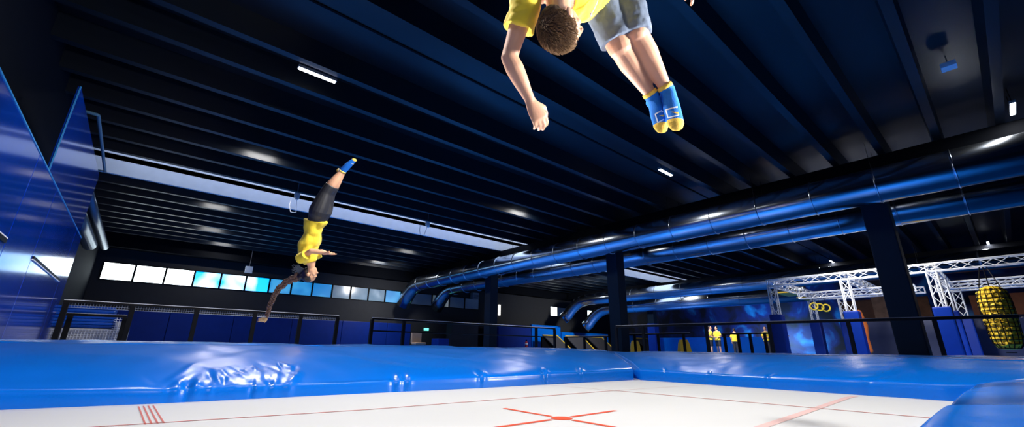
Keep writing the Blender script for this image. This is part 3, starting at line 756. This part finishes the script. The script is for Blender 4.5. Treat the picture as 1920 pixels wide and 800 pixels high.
def hand_mesh(bm, wrist, tip_dir, palm_n, s=1.0, curl=1.2, thumb_side=1):
    """palm from the wrist along tip_dir; fingers curl towards palm_n"""
    d = V(tip_dir).normalized(); n = V(palm_n); n = (n-d*n.dot(d)).normalized(); w = d.cross(n)*thumb_side
    W = V(wrist)
    sweep(bm, [W, W+d*.03*s, W+d*.06*s, W+d*.092*s], [(.025*s, .019*s), (.034*s, .017*s), (.040*s, .015*s), (.041*s, .013*s)], 14, up=n)
    lens = (.072, .080, .075, .060)
    for i, L in enumerate(lens):
        off = w*(.030-.020*i)*s
        p = W+d*(.092-.004*abs(i-1))*s+off; dd = d.copy(); pts = [p-d*.015*s]; pts.append(p)
        for j, f in enumerate((.45, .32, .23)):
            a = curl*(.35+.35*j); dd = (dd*cos(a)+n*sin(a)).normalized() if j < 3 else dd
            nn = (n*cos(a)-d*sin(a)); p = p+dd*L*f*s; pts.append(p)
        sweep(bm, pts, [.0095*s, .0098*s, .0090*s, .0082*s, .0070*s][:len(pts)], 10)
    p = W+d*.025*s+w*.028*s
    sweep(bm, [p-w*.01*s, p+d*.028*s+w*.020*s+n*.012*s, p+d*.055*s+w*.022*s+n*.028*s, p+d*.075*s+w*.010*s+n*.038*s], [.014*s, .0125*s, .0105*s, .0085*s], 10)
def fabric(amp, sc, seed=0):
    def f(co):
        q = co*sc+V((seed, seed, seed))
        return amp*(noise.noise(q)+.5*noise.noise(q*2.3)) + amp*.7*(abs(noise.noise(V((q.x*1.2, q.y*.5, q.z*1.5))))-.3)
    return f
def lp(a, b, t): return V(a).lerp(V(b), t)
def limb_pts(a, b, rs):
    n = len(rs); return [lp(a, b, k/(n-1)) for k in range(n)], rs

# ---- hero: man in a tucked somersault above the bed
pelA = atd(1150, -30, 2.45)
hipA, hipB = atd(1118, -12, 2.38), atd(1160, -42, 2.46)
kneA, kneB = atd(1162, 88, 2.36), atd(1193, 63, 2.34)
ankA, ankB = atd(1225, 185, 2.42), atd(1253, 174, 2.38)
neck = atd(1045, -8, 2.13); shA = atd(990, -8, 2.08); shB = atd(1100, -60, 2.30)
elA = atd(955, 108, 2.07); wrA = atd(994, 188, 2.10)
elB = atd(1205, -118, 2.35); wrB = atd(1283, -38, 2.32)
hc = atd(1052, 50, 2.02)
chest = lp(neck, pelA, .35)+UPV*.03; belly = lp(neck, pelA, .72)+UPV*.02
man = thing('person', (1.45, 1.15, .0), 'man upside down in mid-air in yellow t-shirt and grey shorts, head hanging down', 'person')
view = (atd(1100, 0, 2.2)-CAM).normalized()
tor_side = (shB-shA).normalized()
bm = BM()
# torso
up_t = view
sweep(bm, [neck, lp(neck, chest, .5), chest, belly, pelA], [(.07, .07), (.15, .10), (.165, .115), (.14, .105), (.165, .12)], 20, up=up_t)
sweep(bm, [shA, lp(shA, shB, .5), shB], [.055, .085, .055], 14)
sweep(bm, [lp(neck, hc, -.1), lp(neck, hc, .75)], [.065, .058], 14)
# arms
def arm(bm, s, e, w):
    p1, r1 = limb_pts(s, e, [.055, .055, .051, .044, .041]); sweep(bm, p1, r1, 14)
    p2, r2 = limb_pts(e, w, [.042, .047, .042, .033, .0265]); sweep(bm, p2, r2, 14)
arm(bm, shA, elA, wrA); arm(bm, shB, elB, wrB)
hd = (atd(1014, 225, 2.10)-wrA).normalized()
hand_mesh(bm, wrA, hd, FWD*.8-RGT*.1-UPV*.2, 1.12, 1.45, thumb_side=1)
hand_mesh(bm, wrB, (atd(1304, -2, 2.30)-wrB), -RGT+FWD*.3, .9, .5, thumb_side=1)
# legs
def leg(bm, h, k, a, bulge):
    p1, r1 = limb_pts(h, k, [.092, .09, .084, .076, .071]); sweep(bm, p1, r1, 16)
    p2, r2 = limb_pts(k, a, [.062, .064, .065, .055, .046, .037, .033])
    for i, off in enumerate((0, .5, .8, .6, .3, .1, 0)): p2[i] = p2[i]+bulge*.022*off
    sweep(bm, p2, r2, 16)
    ell(bm, V(k)-bulge*.022, (RGT*.036, FWD*.036, UPV*.042))
leg(bm, hipA, kneA, ankA, view); leg(bm, hipB, kneB, ankB, view)
toeA, toeB = atd(1241, 243, 2.34), atd(1268, 238, 2.27)
def foot(bm, a, t, r=1.0, grow=0, side=None):
    a = V(a); t = V(t); d = (t-a).normalized(); s = (side or RGT)
    heel = a+FWD*.045-d*.00
    g = grow
    sweep(bm, [a-d*.02, a+d*.05, a+d*.11, t-d*.02, t], [(.036*r+g, .042*r+g), (.040*r+g, .040*r+g), (.046*r+g, .034*r+g), (.045*r+g, .024*r+g), (.034*r+g, .018*r+g)], 18, up=FWD)
    ell(bm, heel+d*.02, (s*(.032*r+g), FWD*(.036*r+g), d*(.040*r+g)))
foot(bm, ankA, toeA, .80); foot(bm, ankB, toeB, .92)
hup, hface = (atd(1056, 104, 1.97)-atd(1047, 10, 2.10)).normalized(), (RGT*.88+FWD*.46)
hu, hf, hs = head_mesh(bm, hc, hup, hface, 1.06)
remesh(bm, .0052, 'body', SKIN, man, 4, .5)
eyes(hc-hf*.006, hu, hf, hs, man, 1.0)
# hair: cap + locks
bm = BM(); sc = 1.06
ell(bm, hc+hu*.030*sc-hf*.020*sc, (hs*.081*sc, hf*.097*sc, hu*.098*sc))
ell(bm, hc-hu*.015*sc-hf*.050*sc, (hs*.066*sc, hf*.055*sc, hu*.070*sc))
def hairdisp(co): return .0035*noise.noise(co*60)+.002*noise.noise(co*140)
# carve away the face side by intersecting: push verts in front of the hairline inwards
hair = remesh(bm, .005, 'hair', HAIRB, man, 2, .5)
me = hair.data
for v in me.vertices:
    q = v.co-hc; f = q.dot(hf); u = q.dot(hu)
    k = (f-(.030+.50*max(0, u)))/.02
    if k > 0: v.co = hc+q*(1-.12*min(1, k))
    else: v.co = v.co+v.normal*hairdisp(v.co)
# short locks radiating from the crown
bm = BM(); rr = random.Random(5)
for i in range(2600):
    th = rr.uniform(0, 2*PI); u = rr.uniform(-.45, 1)
    st = math.sqrt(max(0, 1-u*u)); dirv = hs*cos(th)*st + hf*sin(th)*st + hu*u
    if sin(th)*st > .50+.35*u: continue
    base = hc+hu*.030*sc-hf*.020*sc + hs*(dirv.dot(hs)*.081*sc)+hf*(dirv.dot(hf)*.097*sc)+hu*(dirv.dot(hu)*.098*sc)
    L = .007+.016*max(0, u)*rr.uniform(.6, 1.2)
    tng = (hf*1.0+hu*.15); tng = (tng-dirv*tng.dot(dirv))
    if tng.length < .01: continue
    tng.normalize(); d2 = (dirv*.75+tng*rr.uniform(.5, 1.3)+V((rr.uniform(-1, 1), rr.uniform(-1, 1), rr.uniform(-1, 1)))*.25).normalized()
    sweep(bm, [base, base+d2*L*.6, base+(d2+tng*.3)*L], [.0022, .0018, .0006], 4, flat=True)
obj('hair_strands', bm, mat('light_brown_hair_strands', (.17, .095, .045), .8, var=.4, vscale=40, spec=.2), hair)
# t-shirt
bm = BM()
sweep(bm, [lp(neck, chest, .15), lp(neck, chest, .6), chest, belly, lp(belly, pelA, .45)], [(.115, .09), (.17, .118), (.185, .135), (.165, .135), (.172, .142)], 24, up=up_t, flat=True)
sweep(bm, [shA+(elA-shA)*-.15, lp(shA, shB, .5), shB-(elB-shB)*.15], [.07, .10, .07], 16)
sweep(bm, [lp(shA, elA, -.10), lp(shA, elA, .15), lp(shA, elA, .38), lp(shA, elA, .55)], [.074, .078, .076, .078], 20, flat=True)
sweep(bm, [lp(shB, elB, -.1), lp(shB, elB, .2), lp(shB, elB, .55)], [.074, .080, .084], 20, flat=True)
# loose hem hanging towards the camera
hm = atd(1092, 2, 2.22)
sweep(bm, [hm+UPV*.10-RGT*.05, hm, hm+RGT*.06-UPV*.005], [.07, .042, .03], 14)
remesh(bm, .0065, 't_shirt', YEL, man, 4, .5, fabric(.010, 13, 2))
# shorts
bm = BM()
sweep(bm, [lp(belly, pelA, .42), lp(belly, pelA, .8), lp(belly, pelA, 1.25)], [(.165, .13), (.178, .138), (.165, .13)], 24, up=up_t)
def sleg(h, k, t1, ra, rb): sweep(bm, [lp(h, k, -.15), lp(h, k, .3), lp(h, k, t1*.8), lp(h, k, t1)], [ra*.95, ra, (ra+rb)/2, rb], 24, flat=True)
sleg(hipA, kneA, .90, .100, .100); sleg(hipB, kneB, 1.04, .102, .084)
remesh(bm, .0065, 'shorts', SHORTG, man, 3, .5, fabric(.0055, 14, 9))
bm = BM(); pts = [atd(1122, -4, 2.15), atd(1118, 8, 2.14), atd(1113, 18, 2.145), atd(1109, 25, 2.15)]
sweep(bm, pts, .0028, 8); ell(bm, atd(1108, 27, 2.15), (RGT*.006, FWD*.006, UPV*.009), 10, 8); obj('drawstring', bm, WHITE, man, True)
# socks
def sock(a, k, t, fr):
    bm = BM(); up_leg = lp(a, k, .10)
    foot(bm, a, t, fr, .0055); sweep(bm, [a-(t-a).normalized()*.01, up_leg], [.042, .041], 18, flat=True)
    so = remesh(bm, .0045, 'sock', [SOCKB, SOCKY], man, 3, .5)
    d = (V(t)-V(a)).normalized()
    for p in so.data.polygons:
        q = (p.center-V(a)).dot(d); L = (V(t)-V(a)).length
        if q > L*.84: p.material_index = 1
        if (p.center-V(a)).dot(FWD) > .058 and q < L*.2: p.material_index = 1
    bm = BM(); sweep(bm, [lp(a, k, .075), lp(a, k, .105), lp(a, k, .135)], [.0430, .0425, .0415], 24, flat=True); obj('cuff', bm, SOCKY, so, True)
    return so
sA = sock(ankA, kneA, toeA, .80); sB = sock(ankB, kneB, toeB, .92)
def printed(so, shapes, m_):
    """flat print laid on the instep of the sock: each shape is a polyline on the sock (from photo points), with width"""
    me = so.data; bvh = BVHTree.FromPolygons([v.co.copy() for v in me.vertices], [tuple(p.vertices) for p in me.polygons])
    bm = BM()
    for (pl, w) in shapes:
        pts = []
        for (a, b) in zip(pl, pl[1:]):
            for k in range(6): pts.append((a[0]+(b[0]-a[0])*k/6, a[1]+(b[1]-a[1])*k/6))
        pts.append(pl[-1]); L, Rr = [], []
        for i, p in enumerate(pts):
            q0 = pts[max(0, i-1)]; q1 = pts[min(len(pts)-1, i+1)]; dx, dy = q1[0]-q0[0], q1[1]-q0[1]; n = math.hypot(dx, dy) or 1
            ww = w if not isinstance(w, tuple) else w[0]+(w[1]-w[0])*i/(len(pts)-1)
            for sgn, lst_ in ((-1, L), (1, Rr)):
                r = ray(p[0]-dy/n*ww/2*sgn, p[1]+dx/n*ww/2*sgn).normalized()
                h = bvh.ray_cast(CAM, r)
                lst_.append(bm.verts.new(h[0]+h[1]*.0015) if h[0] else None)
        for i in range(len(pts)-1):
            q = (L[i], L[i+1], Rr[i+1], Rr[i])
            if all(q): bm.faces.new(q)
    bmesh.ops.recalc_face_normals(bm, faces=bm.faces)
    for f in bm.faces:
        if f.normal.dot(FWD) > 0: f.normal_flip()
    return obj('print', bm, m_, so)
printed(sB, [([(1268, 202.5), (1270, 200), (1248.5, 206), (1253, 221), (1271.5, 216), (1272.5, 214.5)], 2.4)], SOCKW)
printed(sB, [([(1259, 210), (1272, 212)], (.5, 4))], SOCKY)
printed(sA, [([(1243, 210), (1240, 207.5), (1228.5, 214), (1233.5, 230), (1245, 223.5)], 2.3)], SOCKW)
printed(sA, [([(1236, 217), (1245, 217)], (.5, 4))], SOCKY)

# ---- woman, inverted, over the trampoline behind
D = 6.5
def W_(px, py, dd=0): return atd(px, py, D+dd)
wo = thing('person', (1.9, 6.6, 0), 'woman upside down in mid-air with yellow t-shirt, black leggings and long braid', 'person')
hip = W_(601, 396); cst = W_(578, 462); nk = W_(584, 497); shl = W_(580, 482)
kn = W_(614, 362); an = W_(643, 320); to = W_(664, 300)
sdir = FWD
bm = BM()
sweep(bm, [W_(604, 383), hip, W_(594, 415), W_(587, 436), cst, W_(580, 480), nk], [(.15, .13), (.17, .15), (.135, .11), (.13, .10), (.16, .12), (.16, .085), (.06, .055)], 18, up=RGT)
head_c = W_(582, 514)
sweep(bm, [nk, lp(nk, head_c, .7)], [.055, .05], 12)
for s in (-.085, .085):
    o_ = sdir*s; o2 = sdir*s*.6
    p1, r1 = limb_pts(hip+o_, kn+o_*.7, [.10, .098, .09, .078, .07]); sweep(bm, p1, r1, 14)
    p2, r2 = limb_pts(kn+o_*.7, an+o2*.5, [.078, .076, .076, .066, .050, .038]); sweep(bm, p2, r2, 14)
    foot_d = (to-an).normalized()
    sweep(bm, [an+o2*.5, lp(an, to, .5)+o2*.5-RGT*.008, to+o2*.5], [.038, .036, .022], 12)
    ell(bm, an+o2*.5-RGT*.05, (RGT*.035, FWD*.03, UPV*.03))
# near arm reaching right, far arm
for s, dx in ((-1, 0), (1, 1)):
    S0 = W_(576, 480)+sdir*.17*s; E0 = W_(596, 468)+sdir*.22*s*(1-.3*dx); Wr = W_(617, 471)+sdir*.17*s*(1-.5*dx)
    if dx: E0 = W_(592, 474)+sdir*.2; Wr = W_(606, 476)+sdir*.12
    p1, r1 = limb_pts(S0, E0, [.045, .045, .04]); sweep(bm, p1, r1, 12)
    p2, r2 = limb_pts(E0, Wr, [.040, .040, .026]); sweep(bm, p2, r2, 12)
    hand_mesh(bm, Wr, RGT*1+UPV*-.18, UPV, 1.0, .25, thumb_side=1)
wu, wf, ws = head_mesh(bm, head_c, -UPV*1.0-RGT*.10, RGT, 1.02)
remesh(bm, .009, 'body', SKIN2, wo, 3, .5)
eyes(head_c, wu, wf, ws, wo, 1.02)
bm = BM()
ell(bm, head_c+wu*.03-wf*.028, (ws*.088, wf*.098, wu*.102)); ell(bm, head_c-wu*.03-wf*.06, (ws*.07, wf*.055, wu*.075))
sweep(bm, [head_c-wu*.02-wf*.08, W_(562, 520), W_(556, 512)], [.06, .05, .02], 10)
hr = remesh(bm, .009, 'hair', HAIRK, wo, 2, .5, lambda co: .006*noise.noise(co*30))
# loose wisps
bm = BM(); rr = random.Random(9)
for i in range(60):
    b0 = W_(566+rr.uniform(-4, 6), 512+rr.uniform(-10, 8)); e0 = W_(552+rr.uniform(-6, 8), 498+rr.uniform(-4, 26)); sweep(bm, [b0, lp(b0, e0, .5)+UPV*rr.uniform(-.05, .05), e0], [.004, .004, .001], 4)
obj('loose_strands', bm, mat('grey_brown_strands', (.10, .12, .16), .5), hr)
# braid: three interwoven strands
bm = BM(); path = [W_(560, 517), W_(552, 522), W_(541, 526), W_(530, 534), W_(519, 545), W_(512, 558), W_(505, 575), W_(500, 594)]
def pathat(t):
    n = len(path)-1; i = min(n-1, int(t*n)); f = t*n-i; return path[i].lerp(path[i+1], f)
NS = 90
for k in range(3):
    pts = []; rs = []
    for i in range(NS+1):
        t = i/NS; c = pathat(t)+UPV*.012*sin(t*40); d = (pathat(min(1, t+.02))-pathat(max(0, t-.02))).normalized(); s, u = frame_of(d, FWD)
        a = 2*PI*(t*9+k/3); w = .042*(1-.45*t); pts.append(c+s*w*sin(a)+u*w*.6*sin(2*a)); rs.append(.021*(1-.4*t)*(1+.2*sin(a*2)))
    sweep(bm, pts, rs, 8)
for i in range(70):
    t = rr.random(); c = pathat(t); v = V((rr.uniform(-1, 1), rr.uniform(-1, 1), rr.uniform(-1, 1))); sweep(bm, [c, c+v*.07*(1-.4*t)], [.005, .0015], 4)
br = obj('braid', bm, BRAIDM, hr, True)
bm = BM()
for i in range(30):
    e0 = W_(490+rr.uniform(-8, 8), 601+rr.uniform(-4, 4)); sweep(bm, [W_(500, 596), lp(W_(500, 596), e0, .5), e0], [.012, .02, .004], 6)
obj('braid_tip', bm, BLOND, hr, True)
# shirt
bm = BM()
sweep(bm, [W_(592, 413), W_(590, 424), W_(586, 440), W_(580, 458), W_(576, 478), W_(582, 492)], [(.185, .165), (.165, .135), (.165, .125), (.185, .150), (.185, .135), (.11, .09)], 22, up=RGT, flat=True)
sweep(bm, [W_(578, 480)+sdir*-.10, W_(578, 480)-sdir*.20, W_(588, 474)-sdir*.23], [.09, .085, .08], 14, flat=True)
sweep(bm, [W_(578, 480)+sdir*.10, W_(578, 480)+sdir*.2, W_(588, 476)+sdir*.22], [.09, .085, .08], 14, flat=True)
remesh(bm, .010, 't_shirt', YEL, wo, 2, .5, fabric(.030, 5, 4))
# leggings
bm = BM()
sweep(bm, [W_(593, 416), hip+RGT*.0, W_(603, 385)], [(.15, .125), (.182, .165), (.155, .14)], 20, up=RGT)
for s in (-.085, .085):
    o_ = sdir*s
    p1, r1 = limb_pts(hip+o_, kn+o_*.7, [.135, .130, .118, .105, .092]); sweep(bm, p1, r1, 16)
    sweep(bm, [kn+o_*.7, lp(kn, an, .22)+o_*.6, lp(kn, an, .34)+o_*.55], [.092, .090, .086], 16, flat=True)
remesh(bm, .009, 'leggings', BLKC, wo, 3, .5)
for s in (-.085, .085):
    o2 = sdir*s*.3
    bm = BM(); sweep(bm, [lp(an, kn, .02)+o2, an+o2, lp(an, to, .5)+o2-RGT*.008, to+o2], [.042, .044, .042, .028], 14, flat=False); ell(bm, an+o2-RGT*.05, (RGT*.040, FWD*.036, UPV*.036))
    so = remesh(bm, .007, 'sock', [SOCKB, SOCKY, SOCKW], wo, 2, .5)
    d = (to-an).normalized(); L = (to-an).length
    for p in so.data.polygons:
        q = (p.center-an-o2).dot(d)
        if q > L*.98: p.material_index = 1
        if (p.center-an-o2).dot(RGT) < -.045: p.material_index = 1
        if .55 < q/L < .8 and (p.center-an-o2).dot(RGT) > L*.62: p.material_index = 2
    bm = BM(); sweep(bm, [lp(an, kn, -.0)+o2, lp(an, kn, .06)+o2], [.046, .046], 16, flat=True); obj('cuff', bm, SOCKY, so, True)

# ---- spectators
bm = BM(); ga = atp(1232, 633, 0, 38); gb = atp(1436, 640, 0, 38); box(bm, (38, gb.y, -.02), (38.3, ga.y, 1.35), bev=.04)
tag(obj('wall_pad', bm, VINYL), 'long low bright blue padded wall behind the spectators', 'wall pad')
area('fill_low_wall', (34.6, 17, 5.55), (38, 17, .8), 220, .4, (1, 1, 1), spread=1.6)  # added fill for the low blue wall, no lamp hangs there
def spectator(px, X, hz, face, label, shirt=YEL, hair=HAIRK, pants=BLKC, pony=False, armpose=0, legskin=True):
    h = atp(px, 667, 0, X); base = V((X, h.y, -.012)); s = hz/1.72
    f = V(face).normalized(); sd = V((0, 0, 1)).cross(f); U = V((0, 0, 1))
    t = thing('person', base, label, 'person')
    def q(a, b, c): return base+sd*a*s+f*b*s+U*c*s
    bm = BM()
    sweep(bm, [q(0, 0, .92), q(0, 0, 1.1), q(0, .02, 1.28), q(0, 0, 1.42), q(0, 0, 1.5)], [(.165, .12), (.14, .11), (.17, .12), (.14, .09), (.06, .06)], 14, up=f)
    for k in (-1, 1):
        sweep(bm, [q(.09*k, 0, .92), q(.10*k, .01, .5), q(.10*k, -.01, .28), q(.10*k, 0, .08)], [.088, .058, .056, .038], 12)
        sweep(bm, [q(.10*k, -.04, .05), q(.11*k, .14, .035)], [.04, .032], 10)
        if armpose == 0:
            S_, E_, W2 = q(.19*k, 0, 1.40), q(.24*k, -.02, 1.12), q(.14*k, .20, 1.05)
        else:
            S_, E_, W2 = q(.19*k, 0, 1.40), q(.24*k, -.03, 1.12), q(.24*k, .06, .86)
        sweep(bm, [S_, E_], [.048, .040], 10); sweep(bm, [E_, W2], [.040, .026], 10)
        hand_mesh(bm, W2, (W2-E_), f if armpose else -sd*k, .95, .5, thumb_side=k)
    sweep(bm, [q(0, 0, 1.45), q(0, .01, 1.56)], [.055, .05], 10)
    hc_ = q(0, .02, 1.62)
    hu_, hf_, hs_ = head_mesh(bm, hc_, U, f, s)
    remesh(bm, .013, 'body', SKIN, t, 2, .5)
    bm = BM(); ell(bm, hc_+U*.035*s-f*.025*s, (sd*.086*s, f*.095*s, U*.092*s))
    if pony: sweep(bm, [hc_+U*.03-f*.09, hc_-U*.10-f*.15], [.04, .02], 8)
    remesh(bm, .013, 'hair', hair, t, 1, .5)
    bm = BM(); sweep(bm, [q(0, 0, .88), q(0, 0, 1.1), q(0, .02, 1.28), q(0, 0, 1.43)], [(.20, .15), (.185, .145), (.195, .14), (.15, .10)], 16, up=f, flat=True)
    for k in (-1, 1): sweep(bm, [q(.15*k, 0, 1.38), q(.235*k, -.01, 1.16)], [.075, .075], 12, flat=True)
    remesh(bm, .014, 't_shirt', shirt, t, 2, .5, fabric(.012, 8, px))
    bm = BM(); sweep(bm, [q(0, 0, .98), q(0, 0, .82)], [(.17, .13), (.185, .14)], 14, up=f, flat=True)
    low = .52 if legskin else .12
    for k in (-1, 1): sweep(bm, [q(.09*k, 0, .88), q(.10*k, .0, low)], [.105, .085 if legskin else .06], 12, flat=True)
    remesh(bm, .014, 'shorts' if legskin else 'trousers', pants, t, 2, .5)
    bm = BM()
    for k in (-1, 1): sweep(bm, [q(.10*k, -.05, .045), q(.11*k, .15, .04)], [.050, .042], 10)
    obj('shoes', bm, BLKM, t, True)
spectator(1337, 27.6, 1.74, (.3, -1, 0), 'person in yellow t-shirt and black shorts seen from the side, dark tied-back hair', pony=True)
spectator(1350, 28.4, 1.74, (-1, .3, 0), 'person in yellow t-shirt facing the camera, right behind the side-on spectator')
spectator(1383, 28.4, 1.58, (1, .1, 0), 'person in yellow t-shirt and black trousers, half hidden behind a railing post', armpose=1, legskin=False)
spectator(1443, 29.0, 1.66, (-1, .1, 0), 'person in yellow t-shirt just left of the first padded truss leg', hair=HAIRB, legskin=False)
spectator(1473, 26.0, 1.74, (.4, -1, 0), 'person in dim olive t-shirt just right of the first padded truss leg', shirt=YELD, legskin=False)

# ------------------------------------------------------------------ lights
# key and rim lights, plus added fills, around the trampoline; none has a fixture
area('flood_right', (5.6, -2.6, 3.6), (1.5, 1.2, 1.6), 60, .5, (1, .97, .94), spread=1.5)
area('key_right', (4.2, -1.7, 1.2), (1.65, 1.15, 1.95), 75, .45, (1, .97, .93), spread=1.1)  # added low key light for the man's front
area('fill_left', (-1.9, .6, 1.6), (1.2, 1.2, 1.9), 14, .5, (1, .96, .94), spread=1.2)  # added soft fill for the man's arm
area('fill_camera', (-1.6, -2.2, 3.4), (1.6, 2.0, 1.2), 8, .8, (1, .98, .96), spread=1.6)  # added front fill from behind the camera
area('flood_back_left', (-.6, 3.6, 5.6), (1.35, 1.3, 1.8), 62, .4, (1, .97, .92), spread=1.2)
area('flood_bed', (1.6, .2, 6.0), (1.4, 1.2, 0), 8, .8, (1, .98, .97), spread=1.4)
for k, (fx, fy, en) in enumerate(((10.5, 3.5, 210), (10.5, -3, 150), (11, 10, 200), (11, 17, 200), (11, 24, 170), (3, 10, 60), (3, 17, 90), (3, 25, 90))):
    area('fill_mats', (fx, fy, 6.0), (fx+.3, fy, 0), en, 1.2, (1, .98, .96), spread=1.45)  # added overhead fill, so the lit mats reflect blue in the ducts
area('flood_woman', (3.8, 3.0, 5.8), (1.9, 6.6, 2.5), 90, .6, (1, .98, .95), spread=1.2)
# added lights without fixtures: obstacle area, spectators, far wall trampolines, mural
area('fill_truss', (19.8, 3.8, 5.6), (24.2, 2.6, 2.2), 330, 1.0, (1, .98, .95), spread=1.8)
area('fill_truss_back', (26, 9.5, 5.8), (26, 2, 2.5), 200, 1.0, (1, .97, .95), spread=1.8)
area('flood_far', (30, 20, 5.4), (36, 31, 1), 350, 1.0, (1, 1, 1), spread=1.8)
area('fill_people', (24, 12, 5.8), (28.5, 12.5, 1.0), 170, .8, (1, .98, .95), spread=1.3)
area('mural_wash', (42, 14.5, 1.0), (46, 13.8, 2.6), 380, 1.0, (.3, .6, 1))
area('rim_floor', (2.3, 4.75, .13), (1.45, 1.1, 1.75), 45, .3, (1, .93, .85), spread=.9)  # added rim light for hair and legs, hidden behind the pad strip
area('flood_window_wall', (14, 27, 5.4), (14, 33, 2.9), 70, .8, (1, 1, 1), spread=1.6)
# daylight entering by the skylight
area('skylight_day', (20, 19.2, H+1.35), (20, 19.2, 0), 260, 44, (.80, .90, 1), 2.2)

w = bpy.data.worlds.new('world'); S.world = w; w.use_nodes = True
w.node_tree.nodes['Background'].inputs[0].default_value = (.10, .22, .5, 1); w.node_tree.nodes['Background'].inputs[1].default_value = .3
